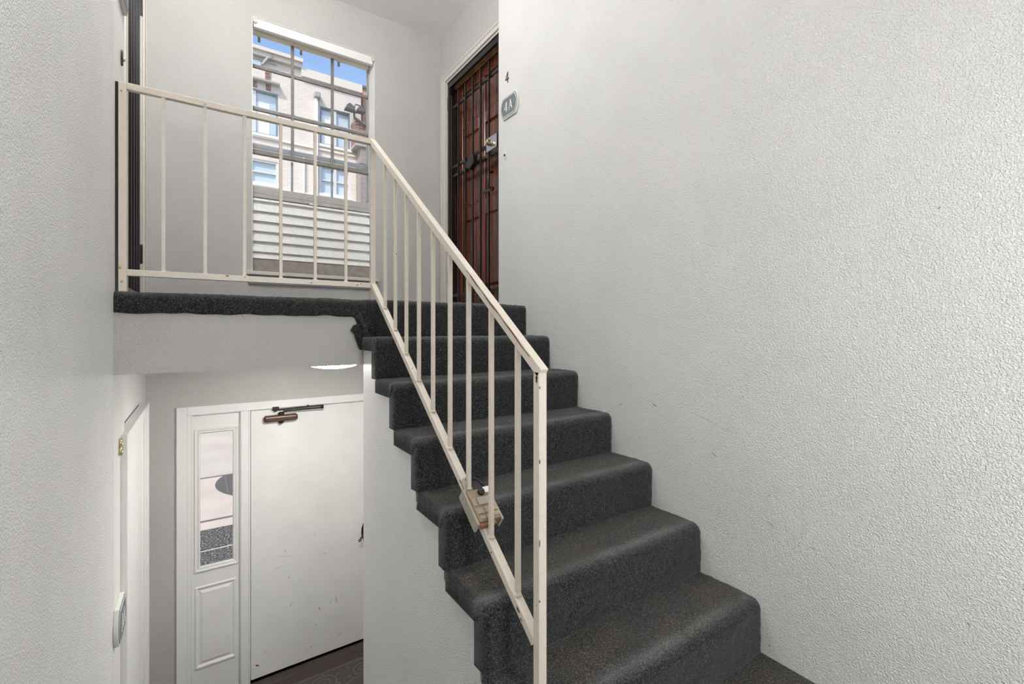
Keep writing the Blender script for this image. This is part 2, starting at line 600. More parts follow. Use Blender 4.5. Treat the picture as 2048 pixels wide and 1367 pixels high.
# ------------------------------------------------------------------ carpeted stairs
def carpet_strip(name, parent, x0, x1, nx, yn, zn, depth, drop, thick, r=0.032, amp=0.0016, side=False, seed=0.0):
    """tread and riser in one piece: runs back 'depth' behind the nosing (yn, zn), rounds over it and drops down the riser.
    drop(x) is the height of the riser face at x"""
    nt_, na, nr = 16, 8, 16
    xs = []
    if side:
        xs = [x0 + d for d in (0, 0.001, 0.003, 0.006, 0.010, 0.015)]
        xs += [x0 + 0.015 + (x1 - x0 - 0.015) * i / (nx - 1) for i in range(1, nx)]
    else:
        xs = [x0 + (x1 - x0) * i / (nx - 1) for i in range(nx)]
    rs = 0.015
    vs, fs = [], []
    cols = len(xs)
    rows = None
    for x in xs:
        out = []
        for i in range(nt_):
            t = i / (nt_ - 1)
            out.append((yn + depth + (r - depth) * t, zn, 0, 1))
        for i in range(1, na):
            a = PI / 2 * i / na
            out.append((yn + r - r * math.sin(a), zn - r + r * math.cos(a), -math.sin(a), math.cos(a)))
        d = drop(x)
        for i in range(nr):
            t = i / (nr - 1)
            out.append((yn, zn - r - (d - r) * t, -1, 0))
        rows = len(out)
        inset = 0.0
        if side and x - x0 < rs:
            q = rs - (x - x0)
            inset = rs - math.sqrt(max(rs * rs - q * q, 0))
        ins = []
        for (y, z, ny, nz) in out:
            n1 = noise.noise(Vector((x * 55, y * 55 + seed, z * 55))) * amp
            n2 = noise.noise(Vector((x * 7, y * 7 + seed, z * 7))) * amp * 1.6
            o_ = n1 + n2 - inset
            vs.append((x + (noise.noise(Vector((y * 60, z * 60, seed))) * 0.009 if x - x0 < 0.004 and side else 0), y + ny * o_, z + nz * o_))
        for (y, z, ny, nz) in out:
            if nz == 1:
                ins.append((x, max(y, yn + thick), zn - thick))
            elif ny == -1:
                ins.append((x, yn + thick, min(z, zn - thick)))
            else:
                ins.append((x, yn + thick, zn - thick))
        vs += ins
    R2 = rows * 2
    for c in range(cols - 1):
        for i in range(rows - 1):
            a = c * R2 + i
            fs.append((a, a + 1, a + R2 + 1, a + R2))
            b = c * R2 + rows + i
            fs.append((b, b + R2, b + R2 + 1, b + 1))
        a = c * R2
        fs.append((a, a + R2, a + R2 + rows, a + rows))
        a = c * R2 + rows - 1
        fs.append((a, a + rows, a + R2 + rows, a + R2))
    for c in (0, cols - 1):
        for i in range(rows - 1):
            a = c * R2 + i
            q = (a, a + rows, a + rows + 1, a + 1)
            fs.append(q if c == 0 else q[::-1])
    mb = MB().add(vs, fs, True)
    o = mb.build(name, M['carpet'], parent, recalc=False)
    at = o.data.attributes.new('highlight_wear', 'FLOAT', 'POINT')      # paler nosing: highlight painted into the colour, partly worn pile
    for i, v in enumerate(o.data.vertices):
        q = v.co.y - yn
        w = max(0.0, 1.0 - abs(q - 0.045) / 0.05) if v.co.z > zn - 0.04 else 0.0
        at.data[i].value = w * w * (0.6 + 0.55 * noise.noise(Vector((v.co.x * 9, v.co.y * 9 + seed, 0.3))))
    return o


# landing carpet: flat field, plus the turned-down front edge with its uneven hem
MB().box(XLR, XRR, Y0 + 0.12, YW, ZL - 0.012, ZL).build('carpet', M['carpet'], o_ls)


def hem(x):
    if x > 0.655:
        return RISE + 0.002
    w = 0.086 + 0.0015 * math.sin(x * 23) + 0.0012 * math.sin(x * 57 + 1)
    w += 0.003 * noise.noise(Vector((x * 18, 2.2, 0.4)))
    if x > 0.63:
        w += (x - 0.63) / 0.025 * 0.06
    return w


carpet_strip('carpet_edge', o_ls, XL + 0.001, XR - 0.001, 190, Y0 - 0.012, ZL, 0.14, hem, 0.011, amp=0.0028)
# torn carpet flap hanging at the corner of the stairs
flap = [(0.636, 0.062), (0.660, 0.030), (0.652, 0.028), (0.626, 0.020), (0.609, -0.008), (0.628, -0.026),
        (0.634, -0.050), (0.652, -0.098), (0.662, -0.102), (0.672, -0.088), (0.700, -0.096), (0.712, -0.06), (0.712, 0.075), (0.66, 0.085)]
fl = MB()
fl.prism(flap, lambda p, q, t: (p, Y0 - 0.020 + t + 0.006 * math.sin(p * 90 + q * 60), q), 0, 0.009)
fl.build('carpet_flap', M['carpet'], o_ls)

stairs = tag(empty('staircase', (1.17, 0.7, ZM)), 'straight flight of steps wrapped in charcoal carpet, climbing to the landing', 'stairs')
for k in range(1, NST):
    yn, zn = Y0 - RUN * k, ZL - RISE * k
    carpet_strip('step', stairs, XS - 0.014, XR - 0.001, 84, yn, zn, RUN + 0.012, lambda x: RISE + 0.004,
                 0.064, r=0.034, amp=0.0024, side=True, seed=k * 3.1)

# solid side wall / body under the steps
poly = [(Y0 - 0.004, ZE)]
ins = 0.05
for k in range(1, NST):
    yn, zn = Y0 - RUN * k, ZL - RISE * k
    yb = min(yn + RUN + ins, Y0 - 0.004)
    poly.append((yb, zn - ins))
    poly.append((yn + ins, zn - ins))
poly.append((Y0 - RUN * (NST - 1) + ins, ZM - 0.012))
poly.append((0.3, ZM - 0.012))
poly.append((0.3, ZE))
sb = MB().prism(poly, lambda p, q, t: (t, p, q), XS, XR)
struct(sb.build('wall_stair', M['wall']), 'textured light grey side wall under the carpeted flight')

# half landing under the viewer and the lower flight down to the entry
hl = MB().box(XL, XS, YB, 0.42, ZM - 0.012, ZM)
hl.box(XS, XR, YB, 0.93, ZM - 0.012, ZM)
struct(hl.build('floor_half_landing', M['carpet']))
poly = [(0.3, ZM - 0.012)]
rr = (ZM - ZE) / 8
y = 0.42
for k in range(8):
    poly.append((y + 0.24 * k, ZM - 0.012 - rr * k if k == 0 else ZM - rr * k))
    poly.append((y + 0.24 * k, ZM - rr * (k + 1)))
poly.append((0.3, ZE))
struct(MB().prism(poly, lambda p, q, t: (t, p, q), XL, XS).build('floor_lower_flight', M['carpet']))
struct(MB().box(XL, XR, YB, 0.3, ZE, ZM - 0.012).build('floor_fill', M['wall']))

# ------------------------------------------------------------------ window
win = struct(empty('window_1', ((WX0 + WX1) / 2, 4.05, WZ0)), 'tall multi-pane window in the end wall')
f = MB()
f.box(WX0, WX0 + 0.012, 4.035, 4.10, WZ0, WZ1)
f.box(WX1 - 0.010, WX1, 4.035, 4.10, WZ0, WZ1)
f.box(WX0 + 0.012, WX1 - 0.010, 4.035, 4.10, WZ1 - 0.012, WZ1)
f.build('window_frame', M['win_jamb'], win, 0.002)
r = MB()
r.box(WX0 - 0.001, WX0 + 0.004, YW + 0.001, 4.035, WZ0, WZ1)
r.box(WX1 - 0.003, WX1 + 0.001, YW + 0.001, 4.035, WZ0, WZ1)
r.box(WX0 + 0.004, WX1 - 0.003, YW + 0.001, 4.035, WZ1 - 0.003, WZ1 + 0.001)
r.build('window_reveal', M['win_white'], win)
GX = [WX0 + 0.012, 0.620, 0.926, WX1 - 0.010]
GZ = [2.306, 2.028, 1.700, 1.372]
for x in GX[1:3]:
    MB().box(x - 0.0105, x + 0.0105, 4.045, 4.07, 1.385, 2.306).build('mullion', M['win_frame'], win, 0.002)
for z in GZ[1:3]:
    MB().box(GX[0], GX[3], 4.043, 4.068, z - 0.011, z + 0.011).build('mullion', M['win_frame'], win, 0.002)
MB().box(GX[0], GX[3], 4.035, 4.072, 1.352, 1.385).build('meeting_rail', M['win_frame'], win, 0.003)
MB().box(GX[0], GX[3], 4.088, 4.11, 1.414, 1.446).build('storm_rail', M['storm'], win, 0.002)
MB().box(GX[0], GX[3], 4.088, 4.11, 1.726, 1.736).build('storm_rail', M['pale_frame'], win)
for x in (0.623, 0.932):
    MB().box(x - 0.008, x + 0.008, 4.09, 4.105, 1.05, 1.352).build('storm_mullion', M['storm'], win)
MB().box(GX[0], GX[3], 4.03, 4.075, 2.272, 2.306).build('top_rail', M['soffit'], win, 0.003)
for x, z in ((0.3855, 2.258), (0.688, 2.260), (0.983, 2.260)):
    MB().box(x - 0.009, x + 0.009, 4.076, 4.088, z - 0.022, z + 0.03).build('stop_block', M['lead'], win, 0.001)
for a, b in zip(GX[:-1], GX[1:]):
    for c, d in zip(GZ[:-1], GZ[1:]):
        MB().box(a, b, 4.056, 4.059, d, c).build('pane', M['glass'], win)
    MB().box(a, b, 4.056, 4.059, 1.06, 1.352).build('pane', M['glass'], win)
sl = MB().box(0.284, 1.262, 3.862, 4.03, 0.402, 0.430)
sl.build('window_sill', M['casing_old'], win, 0.004)
MB().box(0.300, 1.240, 3.884, YW, 0.335, 0.402).build('under_sill_band', M['sill_band'], win, 0.002)  # dark blue-grey band below the sill
for x in (WX0 + 0.02, WX1 - 0.014):
    b = MB().box(x - 0.003, x + 0.003, 3.892, 3.93, WZ1 - 0.05, WZ1 + 0.012)
    b.box(x - 0.014, x + 0.014, 3.893, 3.897, WZ1 - 0.042, WZ1 - 0.006)
    b.build('shade_bracket', M['casing_old'], win, 0.002)

MB().box(WX0 + 0.012, WX1 - 0.012, 3.906, 3.942, 2.247, 2.314).build('bright_head_strip', M['trim'], win, 0.004)  # white strip added to stand in for the daylit head reveal

# louvred panel set into the lower part of the window
lv = tag(empty('louvered_panel', (0.775, 4.0, 0.43)), 'weathered white louvred panel filling the bottom of the window', 'vent')
LX0, LX1 = WX0 + 0.006, WX1 - 0.006
for z0, z1, y0 in ((1.062, 1.092, 4.005), (1.036, 1.062, 3.996), (1.006, 1.034, 3.99)):
    MB().box(LX0, LX1, y0, 4.03, z0, z1).build('head_rail', M['louver_head'], lv, 0.003)
lt = MB().box(0.735, 0.795, 3.985, 3.992, 1.002, 1.014)
lt.build('latch', M['louver'], lv, 0.002)
zs = [1.002, 0.976, 0.898, 0.822, 0.745, 0.668, 0.588, 0.536]
for i in range(7):
    t, b_ = zs[i], zs[i + 1]
    h = t - b_
    p0 = (4.016 if i else 4.002, t + (0.012 if i else 0.0))
    m = MB()
    poly = [(p0[0], p0[1]), (3.986, b_ + 0.012), (3.984, b_ + 0.004), (3.992, b_ + 0.003), (p0[0] + 0.010, p0[1] - 0.008)]
    m.prism(poly, lambda p, q, t: (t, p, q), LX0 + 0.004, LX1 - 0.004)
    m.build('slat', M['louver'], lv)
MB().box(LX0, LX1, 3.988, 4.02, 0.4305, 0.534).build('base_board', M['louver_base'], lv, 0.003)
MB().box(LX0, LX1, 4.024, 4.03, 0.534, 1.006).build('back_board', M['louver_head'], lv)
for x in (LX0, LX1 - 0.006):
    MB().box(x, x + 0.006, 3.985, 4.024, 0.534, 1.006).build('side_rail', M['louver_head'], lv)

# ------------------------------------------------------------------ upper doors with iron gates


def upper_door(idx, side, xw, y0, y1, label):
    """side +1: on the right wall (opens towards -X), -1: mirrored on the left. xw: room face of the wall"""
    d = struct(empty('door_%d' % idx, (xw + side * 0.1, (y0 + y1) / 2, ZL)), label)
    X = lambda a: xw + side * a
    c = MB()
    cw = 0.085
    far = min(y1 + cw, YW - 0.02)
    c.box(X(-0.014), X(0), y1 + 0.004, far, ZL, DTOP + 0.058)
    c.box(X(-0.014), X(0), y0 - cw, y0 - 0.004, ZL, DTOP + 0.058)
    c.box(X(-0.014), X(0), y0 - 0.004, y1 + 0.004, DTOP + 0.004, DTOP + 0.058)
    c.build('casing', M['casing_old'], d, 0.005)
    s = MB()
    s.box(X(-0.019), X(-0.014), far - 0.022, far, ZL, DTOP + 0.058)
    s.box(X(-0.019), X(-0.014), y0 - cw, far - 0.022, DTOP + 0.04, DTOP + 0.058)
    s.build('casing_bead', M['casing_old'], d, 0.002)
    j = MB()
    jd = 0.008 if side > 0 else 0.02
    j.box(X(0.0), X(jd), y1 - 0.012, y1, ZL, DTOP)
    j.box(X(0.0), X(jd), y0, y0 + 0.012, ZL, DTOP)
    j.box(X(0.0), X(jd), y0 + 0.012, y1 - 0.012, DTOP - 0.012, DTOP)
    j.build('jamb', M['casing_old'], d)
    j = MB()
    j.box(X(jd), X(0.14), y1 - 0.012, y1, ZL, DTOP)
    j.box(X(jd), X(0.14), y0, y0 + 0.012, ZL, DTOP)
    j.box(X(jd), X(0.14), y0 + 0.012, y1 - 0.012, DTOP - 0.012, DTOP)
    j.build('inner_jamb', M['dark_wood'], d)
    hs = MB().box(X(0.075), X(0.098), y0 + 0.012, y1 - 0.012, DTOP - 0.045, DTOP - 0.012)
    hs.build('head_stop', M['tan_wood'], d, 0.003)
    # slab with raised panels
    a0, a1 = y0 + 0.014, y1 - 0.014
    zt = DTOP - 0.014
    MB().box(X(0.118), X(0.14), a0, a1, ZL + 0.006, zt).build('door_slab', M['mahogany'], d)
    st = MB()
    xs0, xs1 = X(0.104), X(0.118)
    wst = 0.10
    mid = (a0 + a1) / 2
    rails = [(ZL + 0.006, ZL + 0.20), (ZL + 0.80, ZL + 0.92), (ZL + 1.55, ZL + 1.64), (zt - 0.12, zt)]
    st.box(xs0, xs1, a0, a0 + wst, ZL + 0.006, zt)
    st.box(xs0, xs1, a1 - wst, a1, ZL + 0.006, zt)
    st.box(xs0, xs1, mid - 0.05, mid + 0.05, rails[0][1], rails[3][0])
    for ra, rb in rails:
        st.box(xs0, xs1, a0 + wst, a1 - wst, ra, rb) if ra in (rails[0][0], rails[3][0]) else (
            st.box(xs0, xs1, a0 + wst, mid - 0.05, ra, rb), st.box(xs0, xs1, mid + 0.05, a1 - wst, ra, rb))
    st.build('stile_and_rail', M['mahogany'], d, 0.006, 3)
    for pa, pb in ((a0 + wst, mid - 0.05), (mid + 0.05, a1 - wst)):
        for (ra, rb), (rc, rd) in zip(rails[:-1], rails[1:]):
            m = MB()
            g = 0.03
            z0, z1 = rb, rc
            q = [(pa + 0.006, z0 + 0.006), (pb - 0.006, z0 + 0.006), (pb - 0.006, z1 - 0.006), (pa + 0.006, z1 - 0.006)]
            qi = [(pa + g, z0 + g), (pb - g, z0 + g), (pb - g, z1 - g), (pa + g, z1 - g)]
            vs = [(X(0.1179), *p) for p in q] + [(X(0.107), *p) for p in qi]
            m.add(vs, [(4, 5, 6, 7), (0, 1, 5, 4), (1, 2, 6, 5), (2, 3, 7, 6), (3, 0, 4, 7), (3, 2, 1, 0)])
            m.build('door_panel', M['mahogany'], d)
    return d


def iron_gate(side, xw, y0, y1, far_hinge, label):
    g = tag(empty('security_gate', (xw + side * 0.03, (y0 + y1) / 2, ZL + 0.03)), label, 'gate')
    X = lambda a: xw + side * a
    XG = 0.022
    a0, a1 = y0 + 0.016, y1 - 0.014
    zb, zt = ZL + 0.04, DTOP - 0.02
    for ya in (a0, a1 - 0.03):
        MB().box(X(XG - 0.014), X(XG + 0.014), ya, ya + 0.03, zb, zt).build('gate_stile', M['black'], g, 0.002)
    MB().box(X(XG - 0.014), X(XG + 0.014), a0 + 0.03, a1 - 0.03, zt - 0.045, zt).build('gate_rail', M['black'], g, 0.002)
    MB().box(X(XG - 0.014), X(XG + 0.014), a0 + 0.03, a1 - 0.03, zb, zb + 0.03).build('gate_rail', M['black'], g, 0.002)
    for z in (1.965, 1.435, 1.355, 0.30):
        MB().box(X(XG), X(XG + 0.014), a0 + 0.03, a1 - 0.03, z - 0.013, z + 0.013).build('gate_rail', M['black'], g, 0.002)
    n = 6
    for i in range(n):
        y = a1 - 0.065 - 0.127 * i
        if y < a0 + 0.04: break
        b = MB().box(X(XG - 0.014), X(XG + 0.0), y - 0.0065, y + 0.0065, zb + 0.03, 2.075)
        b.build('gate_bar', M['black'], g, 0.002)
    for z in (0.47, 2.02):
        MB().box(X(-0.004 if side < 0 else 0.004), X(0.012), a1 - 0.004, a1 + (0.013 if side < 0 else 0.002), z - 0.06, z + 0.06).build('hinge', M['black'], g, 0.003)
    return g


d4 = upper_door(1, 1, XRR, DR[0], DR[1], 'dark red-brown panelled apartment door behind the iron gate, right of the landing')
g4 = iron_gate(1, XRR, DR[0], DR[1], True, 'black iron bar gate over the red-brown door beside the 4A plaque')
# lock plate, deadbolt and lever of gate 4A
X4 = XRR + 0.005
MB().box(X4, X4 + 0.012, 2.93, 3.08, 1.372, 1.478).build('lock_plate', M['steel'], g4, 0.002)
db = MB().lathe([(0.024, 0), (0.024, 0.012), (0.019, 0.02), (0.019, 0.034), (0.016, 0.038)], (X4, 3.02, 1.428), (-1, 0, 0), 20)
db.build('deadbolt', M['brass'], g4)
lk = MB()
pl = [(3.36, 1.335), (3.30, 1.300), (3.235, 1.335), (3.235, 1.405), (3.27, 1.412), (3.36, 1.37)]
lk.prism(pl, lambda p, q, t: (t, p, q), X4 - 0.03, X4 + 0.012)
lk.build('slide_bolt_cover', M['black'], g4, 0.004)
hd = MB()
hd.bar((X4 - 0.012, 2.955, 1.065), (X4 - 0.012, 3.11, 1.065), 0.014, 0.02)
hd.tube([(X4 + 0.01, 2.99, 1.06), (X4 - 0.035, 2.985, 1.075), (X4 - 0.04, 2.98, 1.13), (X4 - 0.035, 2.985, 1.185), (X4 + 0.01, 2.99, 1.20)], 0.008, 10)
hd.build('gate_handle', M['black'], g4)

d3 = upper_door(2, -1, XLR, DL[0], DL[1], 'apartment door behind the iron gate, left of the landing')
g3 = iron_gate(-1, XLR, DL[0], DL[1], True, 'black iron bar gate seen edge-on behind the left end of the railing')

# ------------------------------------------------------------------ lower left door
dl = struct(empty('door_3', (XL, 2.95, ZE)), 'white closed door with moulded casing in the left wall below the landing')
XD = -0.249
c = MB()
c.box(XL - 0.02, XD, 2.500, 2.570, ZE, -0.441)
c.box(XLR, XD, 3.460, 3.536, ZE, -0.441)
c.box(XL - 0.02, XD, 2.570, 3.460, -0.480, -0.441)
c.build('casing', M['trim'], dl, 0.003)
j = MB()
j.box(XLR, XD - 0.006, 3.40, 3.46, ZE, -0.480)
j.box(XLR, XD - 0.010, 3.27, 3.40, ZE, -0.486)
j.build('door_stop', M['trim'], dl, 0.002)
MB().box(XLR - 0.02, XD - 0.015, 2.65, 3.27, ZE + 0.005, -0.480).build('door_slab', M['door_white'], dl, 0.002)
MB().box(XL, XD - 0.015, 2.57, 2.65, ZE + 0.005, -0.480).build('door_stile', M['door_white'], dl, 0.001)

# ------------------------------------------------------------------ entry door, sidelight and their casing
ed = struct(empty('door_4', (0.76, YW, ZE)), 'plain white scuffed entry door with a wide white casing')
yt = YW - 0.018
c = MB()
c.box(-0.130, -0.070, yt, YW, ZE, -0.537)
c.box(-0.070, 1.235, yt, YW, -0.597, -0.537)
c.box(1.235, 1.30, yt, YW, ZE, -0.537)
c.build('casing', M['trim'], ed, 0.003)
MB().box(0.247, 0.312, YW - 0.004, YW + 0.10, ZE, -0.597).build('mullion_post', M['trim'], ed, 0.004)
MB().box(0.252, 0.268, YW - 0.010, YW - 0.004, ZE, -0.597).build('post_bead', M['trim'], ed, 0.003)
MB().box(0.300, 0.311, YW - 0.010, YW - 0.004, ZE, -0.597).build('post_bead', M['trim'], ed, 0.003)
MB().box(0.316, 1.228, YW + 0.012, YW + 0.055, ZE + 0.012, -0.600).build('door_slab', M['door_white'], ed, 0.002)
MB().box(0.312, 1.235, YW + 0.055, YW + 0.11, ZE, -0.592).build('door_back_stop', M['trim'], ed)
# lever handle
yh = YW + 0.012
h = MB()
h.prism([(1.112 + 0.022 * math.cos(a) * (1 if abs(math.sin(a)) < .7 else .8) + 0.035, -1.70 + 0.075 * math.sin(a)) for a in [2 * PI * i / 16 for i in range(16)]],
        lambda p, q, t: (p, t, q), yh - 0.008, yh)
hp = h.build('handle_plate', M['bronze_dark'], ed, 0.002)
h = MB()
h.tube([(1.147, yh - 0.006, -1.712), (1.147, yh - 0.05, -1.712)], 0.010, 12)
pts = [(1.150, yh - 0.05, -1.712), (1.135, yh - 0.052, -1.713), (1.115, yh - 0.052, -1.722), (1.103, yh - 0.052, -1.736)]
h.tube(pts, [0.010, 0.009, 0.007, 0.005], 10)
h.tube([(1.100 + 0.009 * math.cos(a), yh - 0.052, -1.745 + 0.009 * math.sin(a)) for a in [2 * PI * i / 14 for i in range(14)]], 0.0042, 8, True)
h.build('lever', M['bronze_dark'], hp)

# sidelight
sd = struct(empty('window_2', (0.09, YW + 0.03, ZE)), 'narrow white sidelight with a clear pane, left of the entry door')
ys = YW + 0.022
sf = MB()
GXa, GXb, GZa, GZb = 0.006, 0.202, -1.672, -0.738
sf.box(-0.070, -0.045, YW - 0.008, YW + 0.1, ZE, -0.597)
sf.box(-0.045, -0.038, YW - 0.002, YW + 0.1, ZE, -0.597)
sf.build('stop', M['trim'], sd, 0.003)
p = MB()
cut_panel(p, 'y', ys, ys + 0.04, -0.038, 0.247, ZE, -0.597, [(GXa - 0.012, GXb + 0.012, GZa - 0.012, GZb + 0.012)])
p.build('side_panel', M['door_white'], sd)


def moulding(name, x0, x1, z0, z1, y, w, h, parent):
    """four mitred strips standing proud of the plane y towards the room"""
    m = MB()
    prof = [(0.0, 0.0), (w * 0.2, h), (w * 0.55, h * 0.85), (w, 0.0)]
    corners = [(x0, z0, 1, 1), (x1, z0, -1, 1), (x1, z1, -1, -1), (x0, z1, 1, -1)]
    vs = []
    for cx, cz, sx, sz in corners:
        for d, hh in prof:
            vs.append((cx + sx * d, y - hh, cz + sz * d))
    fs = []
    n = len(prof)
    for i in range(4):
        k = (i + 1) % 4
        for j_ in range(n - 1):
            fs.append((i * n + j_, k * n + j_, k * n + j_ + 1, i * n + j_ + 1))
    m.add(vs, fs)
    return m.build(name, M['trim'], parent)


moulding('glazing_bead', GXa - 0.036, GXb + 0.036, GZa - 0.036, GZb + 0.036, ys, 0.022, 0.012, sd)
moulding('glazing_bead', GXa - 0.014, GXb + 0.014, GZa - 0.014, GZb + 0.014, ys + 0.002, 0.014, 0.010, sd)
MB().box(GXa - 0.012, GXb + 0.012, ys + 0.018, ys + 0.022, GZa - 0.012, GZb + 0.012).build('pane', M['glass'], sd)
moulding('panel_moulding', -0.026, 0.224, -2.385, -1.812, ys, 0.022, 0.010, sd)
m = MB()
q = [(0.004, -2.355), (0.194, -2.355), (0.194, -1.842), (0.004, -1.842)]
qi = [(0.018, -2.339), (0.180, -2.339), (0.180, -1.858), (0.018, -1.858)]
vs = [(a, ys, b) for a, b in q] + [(a, ys - 0.008, b) for a, b in qi]
m.add(vs, [(4, 5, 6, 7), (0, 1, 5, 4), (1, 2, 6, 5), (2, 3, 7, 6), (3, 0, 4, 7), (3, 2, 1, 0)])
m.build('raised_panel', M['door_white'], sd)

# door closer
dc = tag(empty('door_closer', (0.51, YW, -0.675)), 'brown hydraulic closer with a folded dark arm at the top of the entry door', 'door closer')
yc = YW + 0.012
b = MB()
pr = [(-0.026, 0.0), (-0.026, 0.03), (-0.018, 0.05), (0.014, 0.052), (0.026, 0.042), (0.026, 0.0)]
b.prism([(a, d) for a, d in pr], lambda p_, q_, t: (t, yc - q_, -0.675 + p_), 0.405, 0.622)
b.build('closer_body', M['bronze'], dc, 0.006, 3)
for x in (0.400, 0.622):
    MB().lathe([(0.019, 0), (0.021, 0.006)], (x, yc - 0.026, -0.675), (1, 0, 0), 16).build('end_cap', M['bronze_dark'], dc)
k = MB().lathe([(0.020, 0), (0.022, 0.008), (0.018, 0.016), (0.013, 0.02)], (0.515, yc - 0.026, -0.649), (0, 0, 1), 20)
k.build('spindle', M['bronze_dark'], dc)
k = MB().lathe([(0.020, 0), (0.019, 0.008), (0.012, 0.015)], (0.515, yc - 0.026, -0.701), (0, 0, -1), 20)
k.build('spindle_cap', M['bronze_dark'], dc)
a = MB()
a.tube([(0.53, yc - 0.026, -0.634), (0.535, yc - 0.03, -0.625), (0.56, yc - 0.04, -0.621), (0.80, yc - 0.06, -0.618)], 0.0055, 10)
a.tube([(0.48, yc - 0.02, -0.612), (0.60, yc - 0.04, -0.606), (0.80, yc - 0.062, -0.600)], 0.0048, 10)
a.bar((0.61, yc - 0.041, -0.6055), (0.80, yc - 0.062, -0.600), 0.010, 0.011)
a.lathe([(0.011, 0), (0.011, 0.028)], (0.803, yc - 0.061, -0.623), (0, 0, 1), 14)
a.lathe([(0.006, 0), (0.006, 0.016)], (0.70, yc - 0.052, -0.604), (0, 0, 1), 10)
a.build('arm', M['bronze_dark'], dc)
br_ = MB().box(0.455, 0.50, yt - 0.004, yt, -0.612, -0.585)
br_.lathe([(0.010, 0), (0.010, 0.02)], (0.478, yc - 0.02, -0.622), (0, 0, 1), 12)
br_.bar((0.478, yt, -0.607), (0.478, yc - 0.02, -0.607), 0.02, 0.008)
br_.build('arm_bracket', M['bronze_dark'], dc)

# ------------------------------------------------------------------ rug inside the entry
rug = tag(empty('entry_rug', (0.8, 3.2, ZE)), 'dark patterned rug with scrollwork on the floor inside the entry door', 'rug')
MB().box(-0.05, 1.62, 2.45, 3.80, ZE, ZE + 0.007).build('rug_field', M['rug'], rug)
rb = MB()
for (x0, x1, y0, y1) in ((-0.05, 1.62, 3.70, 3.80), (-0.05, 1.62, 2.45, 2.55), (-0.05, 0.05, 2.55, 3.70), (1.52, 1.62, 2.55, 3.70)):
    rb.box(x0, x1, y0, y1, ZE + 0.007, ZE + 0.0085)
rb.build('rug_border', M['rug_red'], rug)


def ribbon(mb, pts, w, z):
    vs, fs = [], []
    n = len(pts)
    for i, (x, y) in enumerate(pts):
        a, b = pts[max(i - 1, 0)], pts[min(i + 1, n - 1)]
        d = Vector((b[0] - a[0], b[1] - a[1]))
        d.normalize()
        vs += [(x - d.y * w / 2, y + d.x * w / 2, z), (x + d.y * w / 2, y - d.x * w / 2, z)]
    for i in range(n - 1):
        fs.append((2 * i, 2 * i + 1, 2 * i + 3, 2 * i + 2))
    mb.add(vs, fs)


sc = MB()
zr = ZE + 0.0086
ribbon(sc, [(-0.04, 3.70), (1.61, 3.70)], 0.008, zr)
ribbon(sc, [(-0.04, 3.69), (1.61, 3.685)], 0.003, zr)
for i in range(5):
    for j_ in range(3):
        cx, cy = 0.15 + 0.30 * i + (0.15 if j_ % 2 else 0), 3.59 - 0.24 * j_
        s = 1 if (i + j_) % 2 else -1
        sp = []
        for t in range(46):
            a = t / 45 * 4.4 * PI
            rad = 0.010 + 0.075 * t / 45
            sp.append((cx + rad * 1.25 * math.cos(a * s), cy + rad * math.sin(a * s)))
        ribbon(sc, sp, 0.007, zr)
        wav = [(cx - 0.16 + 0.32 * t / 24, cy - 0.11 + 0.03 * math.sin(t / 24 * 2 * PI) * s) for t in range(25)]
        ribbon(sc, wav, 0.006, zr)
        for q_ in range(6):
            a = q_ / 6 * 2 * PI + 0.4
            lx, ly = cx + 0.128 * math.cos(a), cy + 0.100 * math.sin(a)
            ribbon(sc, [(lx - 0.014 * math.cos(a), ly - 0.014 * math.sin(a)), (lx + 0.014 * math.cos(a), ly + 0.014 * math.sin(a))], 0.011, zr)
sc.build('scrollwork', M['rug_line'], rug, recalc=False)['kind'] = 'stuff'

# ------------------------------------------------------------------ railing
RL = tag(empty('stair_railing', (0.735, 2.352, ZL)), 'cream painted steel railing along the landing edge and down the stairs, rust showing through', 'railing')
RY, RX, TW, BW = 2.356, 0.735, 0.0254, 0.0135
SL = 0.758                                  # slope of the sloping rails
ztop = 0.9555                               # centre of the landing top rail
zbot = 0.223
LPX = -0.2485                               # centre of the post on the left wall
YN = 0.953                                  # newel


def rail_part(name, p, q, w, h=None, up=(0, 0, 1), bev=0.002):
    return MB().bar(p, q, w, h, Vector(up)).build(name, M['rail'], RL, bev)


rail_part('post', (LPX, RY, ZL - 0.005), (LPX, RY, ztop + TW / 2), TW, TW, (0, 1, 0))
rail_part('post', (RX, RY, ZL - 0.004), (RX, RY, ztop - TW / 2), TW, TW, (0, 1, 0))
rail_part('top_rail', (LPX + TW / 2, RY, ztop), (RX + TW / 2, RY, ztop), TW)
rail_part('bottom_rail', (LPX + TW / 2, RY, zbot), (RX - TW / 2, RY, zbot), TW)
zh = lambda y: ztop + 0.004 - SL * (RY - y)   # centre of the sloping handrail
zl = lambda y: 0.232 - SL * (RY - y)          # centre of the sloping lower rail
ZNB = ZL - RISE * 6 - 0.003
rail_part('handrail', (RX, RY + 0.004, zh(RY + 0.004)), (RX, YN - TW / 2, zh(YN - TW / 2)), TW, 0.027, (0, 0, 1))
rail_part('lower_rail', (RX, RY - TW / 2, zl(RY - TW / 2)), (RX, YN + TW / 2, zl(YN + TW / 2)), TW, 0.026, (0, 0, 1))
rail_part('newel_post', (RX, YN, ZNB), (RX, YN, zh(YN) - 0.006), TW, TW, (0, 1, 0))
for x in (-0.121, 0.021, 0.166, 0.311, 0.459, 0.602):
    rail_part('baluster', (x, RY, zbot + TW / 2 - 0.002), (x, RY, ztop - TW / 2 + 0.002), BW, BW, (0, 1, 0), 0.0012)
